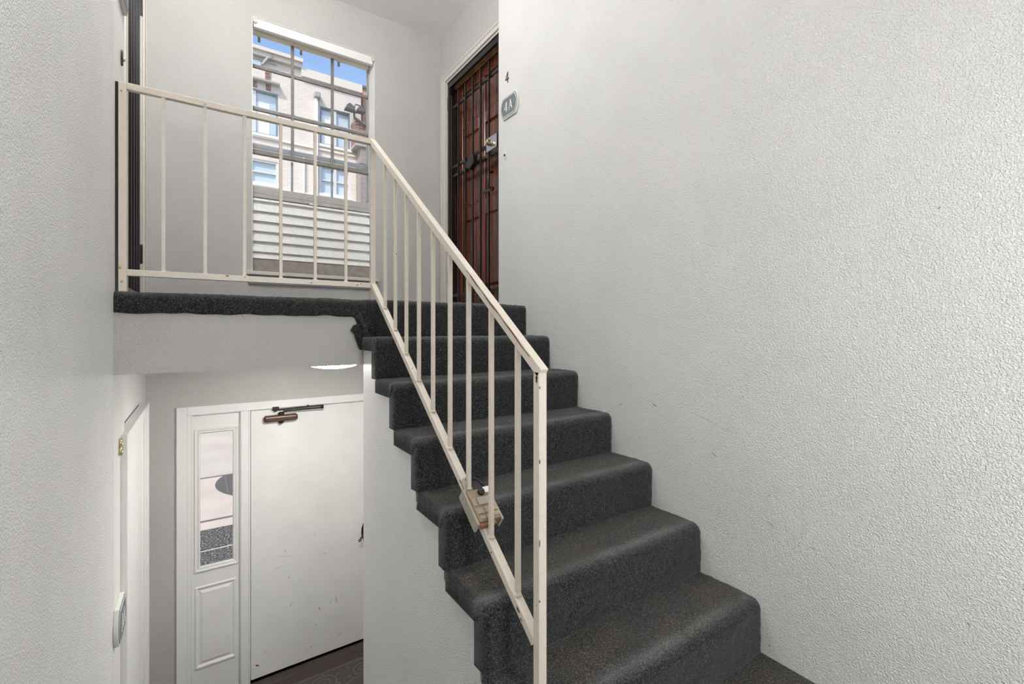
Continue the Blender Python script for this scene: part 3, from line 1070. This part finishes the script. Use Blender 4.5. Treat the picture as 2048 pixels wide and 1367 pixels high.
for y in (2.161, 2.024, 1.889, 1.753, 1.617, 1.473, 1.337, 1.195, 1.054):
    rail_part('baluster', (RX, y, zl(y) + 0.013), (RX, y, zh(y) - 0.013), BW, BW, (0, 1, 0), 0.0012)
# weld beads at the baluster feet
for x in (-0.121, 0.021, 0.166, 0.311, 0.459, 0.602):
    MB().lathe([(0.011, 0), (0.010, 0.003), (0.007, 0.006)], (x, RY, zbot + TW / 2 - 0.001), (0, 0, 1), 10).build('weld', M['rail'], RL)
for y in (2.161, 2.024, 1.889, 1.753, 1.617, 1.473, 1.337, 1.195, 1.054):
    MB().lathe([(0.012, 0), (0.010, 0.004), (0.007, 0.009)], (RX, y, zl(y) + 0.015), (0, 0, 1), 10).build('weld', M['rail'], RL)


def blot(name, face, u, v, su, sv, mat, ang=0.0, n=9):
    """thin irregular patch on a plane: face(u, v, t) maps to 3-D with t = height above the surface"""
    pts = []
    for i in range(n):
        a = 2 * PI * i / n
        k_ = 0.75 + 0.4 * random.random()
        x_, y_ = su * math.cos(a) * k_, sv * math.sin(a) * k_
        pts.append((u + x_ * math.cos(ang) - y_ * math.sin(ang), v + x_ * math.sin(ang) + y_ * math.cos(ang)))
    return MB().prism(pts, face, -0.0004, 0.0006)


# rust line along the camera side of the handrail's upper edge, and chips
hx = RX - TW / 2
th = math.atan(SL)
rs = MB()
ys_ = [1.33 - 0.012 * i for i in range(30)]
top, bot = [], []
for i, y in enumerate(ys_):
    wv = 0.001 * math.sin(i * 0.9) + 0.001 * math.sin(i * 0.37 + 1)
    tk = 0.0012 + 0.0022 * abs(math.sin(i * 0.33 + 0.5)) * (1 if 2 < i < 27 else 0.3)
    zc_ = zh(y) + 0.013 / math.cos(th) - 0.006
    top.append((y, zc_ + wv + tk))
    bot.append((y, zc_ + wv - tk))
rs.prism(top + bot[::-1], lambda p, q, t: (hx - t, p, q), -0.0006, 0.0006)
rs.build('rust_streak', M['rust'], RL)
fr = lambda u, v, t: (hx - t, u, v)                  # faces -X
ff = lambda u, v, t: (u, RY - TW / 2 - t, v)         # faces -Y on the landing rail
for (y, dz, su, sv) in ((1.035, 0.002, 0.011, 0.005), (1.020, -0.006, 0.006, 0.003), (1.175, -0.004, 0.004, 0.003), (1.37, 0.006, 0.009, 0.004), (1.98, -0.002, 0.004, 0.003)):
    blot('', fr, y, zl(y) + dz, su, sv, None, th).build('rust_chip', M['rust'], RL)
for (z, sv) in ((-0.13, 0.005), (-0.135, 0.010)):
    blot('', fr, YN - 0.002, z + 0.005, 0.004, sv, None).build('rust_chip', M['rust'], RL)
for (x, z, su, sv) in ((0.655, zbot - 0.002, 0.004, 0.003), (0.672, zbot + 0.005, 0.003, 0.003), (0.44, zbot - 0.003, 0.006, 0.002), (0.10, zbot + 0.008, 0.007, 0.0025), (0.02, ztop - 0.004, 0.004, 0.002)):
    blot('', ff, x, z, su, sv, None).build('rust_chip', M['rust'], RL)
for x, z in ((-0.256, 0.24), (-0.251, 0.185), (-0.252, 0.93)):
    blot('', ff, x, z, 0.004, 0.006, None).build('rust_chip', M['rust_light'], RL)
fn = lambda u, v, t: (u, YN - TW / 2 - t, v)
for z, sv in ((-0.15, 0.004), (-0.55, 0.011), (-0.34, 0.006), (-0.7, 0.004)):
    blot('', fn, RX - TW / 2 + 0.002, z, 0.0018, sv, None).build('rust_chip', M['rust'], RL)
# thin dark strip between the post and the left wall
MB().box(XL, LPX - TW / 2, RY - 0.006, RY + 0.008, ZL, ztop + 0.01).build('wall_gap_strip', M['bronze_dark'], RL)

# ------------------------------------------------------------------ key lockbox on the lower rail
kb = tag(empty('key_lockbox', (RX, 1.27, zl(1.27))), 'tan push-button key lockbox clamped on the sloping lower rail, white tag on top', 'lockbox')
dS = Vector((0, -math.cos(th), -math.sin(th)))       # down the rail
uS = Vector((0, -math.sin(th), math.cos(th)))        # away from the rail, upwards
xS = Vector((1, 0, 0))
O = Vector((RX, 1.275, zl(1.275)))


def L3(a, b, c):
    """a along X, b down the rail, c perpendicular to the rail"""
    return O + xS * a + dS * b + uS * c


def lbox(name, a0, a1, b0, b1, c0, c1, mat, bev=0.003, parent=kb):
    vs = [L3(*p_) for p_ in ((a0, b0, c0), (a1, b0, c0), (a1, b1, c0), (a0, b1, c0), (a0, b0, c1), (a1, b0, c1), (a1, b1, c1), (a0, b1, c1))]
    return MB().add(vs, [(3, 2, 1, 0), (4, 5, 6, 7), (0, 1, 5, 4), (1, 2, 6, 5), (2, 3, 7, 6), (3, 0, 4, 7)]).build(name, mat, parent, bev)


lbox('side_plate', -0.034, -0.026, -0.078, 0.052, -0.012, 0.030, M['box_grey'], 0.002)
lbox('body', -0.026, 0.052, -0.066, 0.046, 0.013, 0.036, M['box_tan'], 0.004)
lbox('side_plate', 0.052, 0.060, -0.03, 0.052, -0.010, 0.030, M['box_grey'], 0.002)
lbox('slider', -0.006, 0.048, -0.034, -0.006, 0.036, 0.041, M['box_grey'], 0.004)
for (a, b, w, l) in ((-0.017, -0.02, 0.016, 0.026), (-0.010, 0.014, 0.024, 0.018), (0.016, 0.012, 0.022, 0.02), (0.042, 0.010, 0.018, 0.02), (-0.012, 0.034, 0.018, 0.014), (0.012, 0.034, 0.022, 0.014), (0.038, 0.032, 0.02, 0.014)):
    lbox('button', a - w / 2, a + w / 2, b - l / 2, b + l / 2, 0.036, 0.0395, M['box_button'], 0.0017)
lbox('base', -0.026, 0.030, 0.046, 0.060, 0.013, 0.030, M['box_brown'], 0.002)
m = MB()
m.lathe([(0.012, 0), (0.012, 0.008), (0.009, 0.012)], L3(0.020, -0.050, 0.036), uS, 16)
m.build('dial', M['plastic_black'], kb)
lbox('tag', 0.030, 0.052, -0.064, -0.044, 0.037, 0.043, M['tag_white'], 0.001)
m = MB()
m.tube([L3(-0.022, -0.064, 0.02), L3(-0.022, -0.095, 0.028), L3(-0.014, -0.112, 0.030), L3(0.0, -0.114, 0.030)], 0.006, 10)
m.build('shackle', M['box_grey'], kb)
m = MB()
m.tube([L3(0.012, -0.112, 0.034), L3(0.03, -0.095, 0.04), L3(0.042, -0.07, 0.036)], 0.0045, 8)
m.build('strap', M['plastic_black'], kb)

# ------------------------------------------------------------------ plaques, numerals, bells


def glyph_strokes(ch):
    if ch == '4':
        return [((0.62, 0.0), (0.62, 1.0), 0.17), ((0.58, 0.97), (0.06, 0.30), 0.09), ((0.02, 0.29), (0.92, 0.29), 0.09), ((0.42, 0.03), (0.84, 0.03), 0.07)]
    return [((0.10, 0.0), (0.46, 1.0), 0.08), ((0.42, 1.0), (0.84, 0.0), 0.18), ((0.22, 0.34), (0.68, 0.34), 0.07), ((-0.06, 0.03), (0.26, 0.03), 0.06), ((0.64, 0.03), (1.04, 0.03), 0.06)]


def glyph(ch, mapf, w, h, t0, t1):
    m = MB()
    for (a, b, wd) in glyph_strokes(ch):
        a, b = Vector((a[0] * w, a[1] * h)), Vector((b[0] * w, b[1] * h))
        d = (b - a).normalized()
        nrm = Vector((-d.y, d.x)) * (wd * w / 2)
        q_ = [a - nrm, b - nrm, b + nrm, a + nrm]
        m.prism([(p_.x, p_.y) for p_ in q_], lambda p_, r_, t: mapf(p_, r_, t), t0, t1)
    return m


def plaque(side, yc_, zc_, text, label, th=0.012):
    """side +1: on the right wall; reading direction runs towards -Y there and +Y on the left wall"""
    xw = XR if side > 0 else XL
    dirn = -1 if side > 0 else 1
    mp = lambda a, b, t: (xw - side * t, yc_ + dirn * a, zc_ + b)
    o = tag(empty('door_plaque', (xw, yc_, zc_)), label, 'plaque')

    def outline(w, h, e):
        pts = []
        for i in range(9):
            a = -1 + 2 * i / 8
            pts.append((w / 2 - 0.012 + e * (1 - a * a), h / 2 * a))
        pts += [(-p_, q_) for p_, q_ in pts[::-1]]
        return pts
    MB().prism(outline(0.176, 0.142, 0.026), mp, 0.0005, th).build('plate', M['plaque_edge'], o, 0.0015)
    MB().prism(outline(0.164, 0.128, 0.024), mp, th, th + 0.0016).build('plate_rim', M['plaque'], o)
    MB().prism(outline(0.156, 0.119, 0.023), mp, th + 0.0016, th + 0.0028).build('border_line', M['white_letter'], o)
    MB().prism(outline(0.149, 0.111, 0.022), mp, th + 0.0028, th + 0.004).build('plate_face', M['plaque'], o)
    x = -0.048
    for ch in text:
        mq = lambda a, b, t, x=x: mp(a + x, b - 0.031, t)
        glyph(ch, mq, 0.042, 0.062, th + 0.0036, th + 0.006).build('character', M['white_letter'], o)
        x += 0.052
    return o


plaque(1, 2.478, 1.447, '4A', 'grey door plaque reading 4A with white border on the right wall')
plaque(-1, 2.392, -1.150, '8A', 'grey door plaque seen edge-on low on the left wall beside the white door', 0.016)
plaque(-1, 2.50, 1.418, '', 'grey door plaque cut by the top of the picture, beside the left gate', 0.014)
pp = bpy.data.objects['door_plaque.001']
n4 = MB()
for a_, b_, w_ in (((0.030, 0.0), (0.030, 0.070), 0.007), ((0.029, 0.068), (0.004, 0.024), 0.005), ((0.002, 0.024), (0.042, 0.024), 0.006)):
    q_ = Vector(b_) - Vector(a_)
    q_ = Vector((-q_.y, q_.x)).normalized() * w_ / 2
    P_ = [Vector(a_) - q_, Vector(b_) - q_, Vector(b_) + q_, Vector(a_) + q_]
    n4.prism([(p_.x, p_.y) for p_ in P_], lambda p_, r_, t: (XR - t, 2.538 - p_, 1.612 + r_), 0.0, 0.003)
tag(n4.build('door_numeral', M['dark']), 'small dark metal numeral 4 on the right wall above the plaque', 'numeral')
n8 = MB()
c8 = lambda r1, r2, zc_: [(XL + 0.006, 2.462 + r1 * math.cos(a), zc_ + r2 * math.sin(a)) for a in [2 * PI * i / 20 for i in range(20)]]
n8.tube(c8(0.015, 0.014, -0.463), 0.0045, 8, True)
n8.tube(c8(0.019, 0.018, -0.495), 0.005, 8, True)
tag(n8.build('door_numeral', M['brass']), 'small brass numeral 8 on the left wall by the casing top', 'numeral')


def bell(xw, side, yc_, zc_, label, mat1, mat2):
    o = tag(empty('doorbell', (xw, yc_, zc_)), label, 'doorbell')
    pts = [(yc_ + 0.013 * math.cos(a), zc_ + 0.034 * math.sin(a)) for a in [2 * PI * i / 20 for i in range(20)]]
    MB().prism(pts, lambda p_, q_, t: (xw - side * t, p_, q_), 0, 0.007).build('bell_plate', mat1, o, 0.002)
    MB().lathe([(0.008, 0), (0.008, 0.004), (0.005, 0.007)], (xw - side * 0.007, yc_, zc_ - 0.006), (-side, 0, 0), 14).build('bell_button', mat2, o)


bell(XR, 1, 2.535, 1.150, 'small oval doorbell on the right wall below the 4A plaque', M['plaque_edge'], M['dark'])
bell(XL, -1, 2.512, 1.135, 'small dark oval doorbell on the left wall above the railing post', M['dark'], M['brass'])


# ------------------------------------------------------------------ entry lamp, and unseen lamps added as fill
def dome_lamp(x, y, z, r, h, mat, label):
    drop = 0.115
    o = tag(empty('ceiling_or_fill_light', (x, y, z)), label, 'ceiling light')
    if h is None:                       # opal globe on a short stem, used for the added fill
        MB().lathe([(0.06, 0), (0.06, 0.012), (0.045, 0.022)], (x, y, z), (0, 0, -1), 28).build('lamp_base', M['lamp_base'], o)
        MB().lathe([(0.012, 0.02), (0.012, drop), (0.04, drop + 0.005), (0.04, drop + 0.013)], (x, y, z), (0, 0, -1), 20).build('fill_globe_stem', M['lamp_base'], o)
        zc_ = drop + 0.005 + r
        prof = [(max(0.004, r * math.sin(a)), zc_ - r * math.cos(a)) for a in [PI * i / 16 for i in range(17)]]
        MB().lathe(prof, (x, y, z), (0, 0, -1), 32).build('lamp_shade', mat, o)
        return
    # shallow opal dome on a white base ring
    MB().lathe([(r + 0.010, 0), (r + 0.010, 0.016), (r, 0.019)], (x, y, z), (0, 0, -1), 36).build('lamp_base', M['lamp_base'], o)
    prof = [(r * math.cos(a), 0.019 + h * math.sin(a)) for a in [PI / 2 * i / 8 for i in range(9)]]
    prof[-1] = (0.004, prof[-1][1])
    MB().lathe(prof, (x, y, z), (0, 0, -1), 36).build('lamp_shade', mat, o)


dome_lamp(0.655, 2.84, ZU, 0.150, 0.036, M['lamp_low'], 'round white flush light under the landing, just showing below its edge')
dome_lamp(0.06, 2.30, ZC, 0.13, None, M['fill_up'], 'unseen white globe added over the landing as fill light')  # globe added out of view to brighten the landing
fl_ = tag(empty('added_fill_lamp', (0.72, -1.0, ZM)), 'unseen white globe on a pole, added on the half landing as fill light', 'lamp')  # lamp added behind the camera to brighten the stairwell
MB().lathe([(0.15, 0), (0.15, 0.014), (0.03, 0.024)], (0.72, -1.0, ZM), (0, 0, 1), 32).build('lamp_base', M['lamp_base'], fl_)
MB().lathe([(0.012, 0.02), (0.012, 1.12), (0.045, 1.125), (0.045, 1.135)], (0.72, -1.0, ZM), (0, 0, 1), 20).build('fill_lamp_pole', M['lamp_base'], fl_)
prof = [(max(0.004, 0.15 * math.sin(a)), 1.27 - 0.15 * math.cos(a)) for a in [PI * i / 16 for i in range(17)]]
MB().lathe(prof, (0.72, -1.0, ZM), (0, 0, 1), 32).build('lamp_shade', M['fill_rear'], fl_)

# ------------------------------------------------------------------ scuffs on walls and the entry door


def mark(parent, mapf, pts, w, mat, name='scuff_mark'):
    vs = []
    n = len(pts)
    for i, (u, v) in enumerate(pts):
        a, b = pts[max(i - 1, 0)], pts[min(i + 1, n - 1)]
        d = Vector((b[0] - a[0], b[1] - a[1]))
        d.normalize()
        wd = w * (0.35 if i in (0, n - 1) else 1.0)
        vs.append(((u - d.y * wd / 2, v + d.x * wd / 2), (u + d.y * wd / 2, v - d.x * wd / 2)))
    m_ = MB()
    poly_ = [q_[0] for q_ in vs] + [q_[1] for q_ in vs[::-1]]
    m_.prism(poly_, mapf, -0.0005, 0.0007)
    m_.build(name, mat, parent)


fR = lambda u, v, t: (XR - t, u, v)
fX, fY, fF, fC = math.radians(34.166), 0, 921.5, 658.0
Fv, Rv = (math.sin(fX), math.cos(fX)), (math.cos(fX), -math.sin(fX))


def on_x(X, u, v):
    dx, dy = Fv[0] + Rv[0] * (u - 1024) / fF, Fv[1] + Rv[1] * (u - 1024) / fF
    t = X / dx
    return dy * t, (fC - v) / fF * t


def on_y(Y, u, v):
    dx, dy = Fv[0] + Rv[0] * (u - 1024) / fF, Fv[1] + Rv[1] * (u - 1024) / fF
    t = Y / dy
    return dx * t, (fC - v) / fF * t


for (a, b, w, mt) in (((1305, 806), (1313, 812), 0.006, 'scuff'), ((1422, 903), (1434, 913), 0.004, 'scuff'), ((1385, 824), (1440, 852), 0.0025, 'scuff_pale'),
                      ((1376, 868), (1398, 886), 0.0025, 'scuff_pale'), ((1445, 855), (1480, 868), 0.0025, 'scuff_pale'), ((1535, 1041), (1548, 1055), 0.003, 'scuff'),
                      ((1484, 791), (1487, 794), 0.004, 'scuff'), ((1536, 1289), (1541, 1291), 0.006, 'scuff'), ((1612, 1090), (1645, 1102), 0.004, 'scuff_pale'),
                      ((1934, 1243), (1941, 1252), 0.004, 'scuff'), ((1683, 979), (1696, 984), 0.006, 'chip'), ((1537, 989), (1541, 991), 0.004, 'scuff'),
                      ((1240, 810), (1243, 807), 0.004, 'scuff'), ((1876, 418), (1881, 413), 0.004, 'scuff'), ((1100, 703), (1115, 716), 0.003, 'scuff_pale')):
    mark(o_wr, fR, [on_x(XR, *a), tuple((np_ + nq_) / 2 for np_, nq_ in zip(on_x(XR, *a), on_x(XR, *b))), on_x(XR, *b)], w, M[mt])
fD = lambda u, v, t: (u, YW + 0.012 - t, v)
for (a, b, w, mt) in (((570, 1098), (571, 1104), 0.005, 'scuff'), ((671, 1191), (674, 1205), 0.006, 'scuff'), ((660, 1205), (663, 1199), 0.005, 'scuff'),
                      ((638, 1213), (640, 1219), 0.009, 'scuff'), ((576, 1157), (581, 1149), 0.004, 'scuff'), ((631, 1248), (633, 1249), 0.006, 'scuff'),
                      ((511, 1330), (518, 1330), 0.012, 'rust'), ((553, 1114), (590, 1110), 0.003, 'scuff_pale'), ((545, 1140), (565, 1130), 0.003, 'scuff_pale'),
                      ((676, 1270), (684, 1264), 0.004, 'scuff'), ((619, 1293), (627, 1290), 0.004, 'scuff'), ((528, 1305), (535, 1305), 0.004, 'scuff_pale'),
                      ((640, 1268), (660, 1258), 0.003, 'scuff_pale'), ((648, 1105), (651, 1106), 0.006, 'scuff'), ((629, 1067), (630, 1068), 0.007, 'scuff'),
                      ((683, 1116), (684, 1117), 0.005, 'scuff'), ((580, 1212), (584, 1204), 0.004, 'scuff'), ((610, 1300), (622, 1293), 0.003, 'scuff_pale')):
    pa, pb = on_y(YW + 0.012, *a), on_y(YW + 0.012, *b)
    mark(ed, fD, [pa, ((pa[0] + pb[0]) / 2, (pa[1] + pb[1]) / 2), pb], w, M[mt])
fL = lambda u, v, t: (u, Y0 - 0.0 - t, v)
for (a, b, w, mt) in (((480, 627), (492, 639), 0.003, 'scuff'), ((540, 665), (543, 672), 0.002, 'scuff_pale'), ((315, 678), (317, 681), 0.003, 'scuff')):
    pa, pb = on_y(Y0, *a), on_y(Y0, *b)
    mark(o_ls, fL, [pa, ((pa[0] + pb[0]) / 2, (pa[1] + pb[1]) / 2), pb], w, M[mt])

# ------------------------------------------------------------------ outside: ground
GZ0 = -2.75
gr = struct(MB().box(-14, 22, YO + 0.05, 60, GZ0 - 0.3, GZ0 - 0.04).build('ground', M['street']), 'pale ground outside the entry')


def slab(name, x0, x1, y0, y1, z1, mat):
    return MB().box(x0, x1, y0, y1, GZ0 - 0.04, z1).build(name, mat, gr, 0.006)


for i in range(4):
    slab('paving_slab', -3.0 + 2.0 * i, -1.006 + 2.0 * i, 5.2, 7.90, GZ0, M['concrete'])
for i in range(4):
    slab('paving_slab', -3.4 + 2.0 * i, -1.406 + 2.0 * i, 7.99, 10.20, GZ0, M['concrete'])
MB().box(-3.4, 5.0, 7.90, 7.99, GZ0 - 0.04, GZ0 - 0.012).build('joint', M['joint'], gr)
MB().box(-3.4, 5.0, 10.20, 10.30, GZ0 - 0.04, GZ0 - 0.012).build('joint', M['joint'], gr)
slab('paving_slab', -6, 8, 10.30, 16.6, GZ0, M['street'])
slab('door_step', -0.6, 1.8, YO + 0.06, 5.2, GZ0, M['concrete'])
gt = tag(empty('round_grate', (1.47, 9.55, GZ0)), 'round dark metal grate set flush in the pale paving outside', 'grate')
disc = [(1.47 + 1.24 * math.cos(a), min(9.62 + 1.24 * math.sin(a), 10.19)) for a in [2 * PI * i / 64 for i in range(64)]]
MB().prism(disc, lambda p_, q_, t: (p_, q_, t), GZ0, GZ0 + 0.004).build('grate_disc', M['grate'], gt)
gl = MB()
for i in range(12):
    x = 0.4 + 0.18 * i
    hh = math.sqrt(max(1.2 ** 2 - (x - 1.47) ** 2, 0))
    if hh > 0.1: gl.box(x - 0.01, x + 0.01, 9.62 - hh, min(9.62 + hh, 10.16), GZ0 + 0.004, GZ0 + 0.007)
gl.build('grate_rib', M['dark_metal'], gt)['kind'] = 'stuff'
for y0, y1, lab in ((6.89, 7.56, 'salt and pepper door mat outside, the one farther from the entry'), (5.75, 6.83, 'salt and pepper door mat outside, the one nearer the entry')):
    tag(MB().box(-0.7, 1.5, y0, y1, GZ0, GZ0 + 0.012).build('door_mat', M['mat'], None, 0.004), lab, 'mat', 'door mats outside')

# ------------------------------------------------------------------ outside: the white building across the street
FY = 17.0
wbd = tag(empty('white_building', (2.5, FY, GZ0)), 'white painted brick building across the street with blue-framed windows', 'building')
fac = MB()
wins = [(0.55, 2.16, 6.35, 7.78), (3.47, 4.49, 6.44, 7.76), (0.55, 2.16, 4.74, 5.52), (3.47, 4.50, 4.72, 5.72)]
cut_panel(fac, 'y', FY, FY + 0.4, -9.0, 4.88, GZ0, 8.84, [(a - 0.0, b, c_, d_) for a, b, c_, d_ in wins])
fac.build('facade', M['white_brick'], wbd)
MB().box(-9.0, 2.86, FY - 0.12, FY + 0.4, 8.84, 9.00).build('parapet', M['white_brick'], wbd)
MB().box(-9.05, 2.90, FY - 0.2, FY + 0.42, 9.00, 9.11).build('cornice', M['cream'], wbd)
MB().box(2.86, 4.90, FY - 0.1, FY + 0.42, 8.58, 8.86).build('cornice', M['cream'], wbd)
MB().box(-9.0, 4.88, FY + 0.4, FY + 8, GZ0, 8.6).build('building_body', M['white_stucco'], wbd)
for i, (z, hgt, mt) in enumerate(((6.22, 0.05, 'white_stucco'), (5.90, 0.04, 'cream'), (4.60, 0.06, 'white_stucco'))):
    MB().box(-9.0, 4.88, FY - 0.05, FY, z, z + hgt).build('string_course', M[mt], wbd)
for i, (x0, x1, z0, z1) in enumerate(wins):
    up = i < 2
    fr_ = M['blue_frame'] if up else M['pale_frame']
    w_ = MB()
    e = 0.05 if up else 0.06
    cut_panel(w_, 'y', FY + 0.02, FY + 0.1, x0, x1, z0, z1, [(x0 + e, x1 - e, z0 + e, z1 - e)])
    wo_ = w_.build('window', fr_, wbd)
    MB().box(x0 + e, x1 - e, FY + 0.10, FY + 0.13, z0 + e, z1 - e).build('pane', M['pane_blue'], wo_)
    xm = (x0 + x1) / 2 + (0.12 if i == 0 else 0)
    MB().box(xm - 0.045, xm + 0.045, FY + 0.03, FY + 0.10, z0 + e, z1 - e).build('window_mullion', M['pale_frame'], wo_)
    if up:
        wd = MB()
        if i == 0:
            wd.box(x0 + e, xm - 0.05, FY + 0.09, FY + 0.10, z0 + e, z1 - 0.28)
            wd.box(xm + 0.05, x1 - 0.24, FY + 0.09, FY + 0.10, z0 + e, z1 - 0.36)
        else:
            wd.box(x0 + e, xm - 0.05, FY + 0.09, FY + 0.10, z0 + e, z1 - 0.26)
        wd.build('blind', M['pane_white'], wo_)
    else:
        zm = (z0 + z1) / 2
        MB().box(x0 + e, xm - 0.045, FY + 0.04, FY + 0.10, zm - 0.025, zm + 0.025).build('window_mullion', M['pale_frame'], wo_)
        MB().box(xm + 0.045, x1 - e, FY + 0.04, FY + 0.10, zm - 0.025, zm + 0.025).build('window_mullion', M['pale_frame'], wo_)
    MB().box(x0 - 0.06, x1 + 0.06, FY - 0.07, FY + 0.02, z0 - 0.09, z0).build('window_ledge', M['white_stucco'], wo_)
# upper left bay: ledge, brick patches, high strip window and bracket
MB().box(-1.5, 2.20, FY - 0.18, FY, 8.03, 8.09).build('ledge', M['lead'], wbd)
MB().box(0.9, 1.66, FY - 0.03, FY, 8.50, 8.72).build('strip_window', M['pane_blue'], wbd)
MB().box(0.9, 2.1, FY - 0.05, FY, 8.72, 8.755).build('ledge', M['lead'], wbd)
MB().box(1.78, 1.93, FY - 0.03, FY, 8.09, 8.50).build('brick_patch', M['dark_brick'], wbd)
MB().box(0.9, 1.55, FY - 0.02, FY, 7.82, 8.03).build('brick_patch', M['dark_brick'], wbd)
MB().box(1.80, 1.95, FY - 0.02, FY, 7.82, 8.03).build('brick_patch', M['dark_brick'], wbd)
yb = MB()
yb.bar((1.70, FY - 0.03, 8.62), (1.86, FY - 0.12, 8.86), 0.06)
yb.bar((1.80, FY - 0.08, 8.76), (2.00, FY - 0.14, 8.95), 0.05)
yb.build('wall_bracket', M['lead'], wbd)
# downpipe with a vent head
dp = MB().tube([(3.34, FY - 0.08, GZ0 + 0.1), (3.34, FY - 0.08, 7.95)], 0.055, 12)
dpo = dp.build('downpipe', M['white_stucco'], wbd)
MB().box(3.26, 3.46, FY - 0.2, FY, 7.95, 8.15).build('vent_head', M['lead'], wbd, 0.03)
MB().tube([(2.95, FY - 0.05, GZ0 + 0.1), (2.95, FY - 0.05, 5.9)], 0.03, 8).build('conduit', M['cream'], wbd)

# brick neighbour at the right
ob = tag(empty('orange_brick_building', (5.6, 18.5, GZ0)), 'orange brick building rising behind the right end of the white one', 'building')
MB().box(5.03, 12.0, FY + 0.6, FY + 8, GZ0, 9.10).build('facade', M['orange_brick'], ob)
MB().box(4.98, 12.0, FY + 0.55, FY + 8, 9.10, 9.2).build('cornice', M['dark_metal'], ob)
MB().box(4.885, 5.03, FY + 0.3, FY + 0.9, GZ0, 9.0).build('corner_pier', M['dark_brick'], ob)
bp = tag(empty('brick_annex', (4.9, 16.5, GZ0)), 'low dark brick annex with a grey pier in front of the orange building', 'building')
an = MB().prism([(4.52, 6.5), (5.7, 6.5), (5.7, 7.0), (5.0, 7.10), (4.52, 7.32)], lambda p_, q_, t: (p_, t, q_), FY - 0.62, FY - 0.02)
an.build('brick_gable', M['dark_brick'], bp)
MB().bar((4.48, FY - 0.65, 7.36), (5.06, FY - 0.65, 7.08), 0.1, 0.05).build('coping', M['dark_metal'], bp)
MB().box(4.70, 4.98, FY - 0.6, FY - 0.02, GZ0, 6.42).build('pier', M['grey_brick'], bp)
MB().box(4.98, 5.9, FY - 0.55, FY - 0.02, GZ0, 6.42).build('annex_wall', M['white_brick'], bp)
MB().box(4.50, 5.9, FY - 0.66, FY - 0.02, 6.42, 6.5).build('annex_ledge', M['lead'], bp)
MB().box(4.60, 4.92, FY - 0.72, FY - 0.60, 5.66, 5.82).build('annex_light', M['dark_metal'], bp, 0.03)
# twin floodlight on a mast at the corner of the white building
fd = tag(empty('floodlight', (4.42, FY - 0.3, 7.3)), 'twin dark floodlight on a short post at the corner of the white building', 'floodlight')
MB().tube([(4.56, FY - 0.3, 6.45), (4.56, FY - 0.3, 7.86)], 0.035, 10).build('mast', M['dark_metal'], fd)
MB().tube([(4.56, FY - 0.3, 7.86), (4.60, FY - 0.3, 8.0), (4.90, FY - 0.3, 7.98)], 0.025, 8).build('arm', M['dark_metal'], fd)
for x, s in ((4.38, -1), (4.76, 1)):
    m = MB()
    m.prism([(x - 0.16, 7.72), (x + 0.16, 7.72 + 0.02 * s), (x + 0.13, 7.86), (x - 0.02, 7.94), (x - 0.12, 7.84)], lambda p_, q_, t: (p_, t, q_), FY - 0.46, FY - 0.2)
    m.build('lamp_head', M['dark_metal'], fd, 0.01)

# ------------------------------------------------------------------ settle parent transforms
bpy.context.view_layer.update()
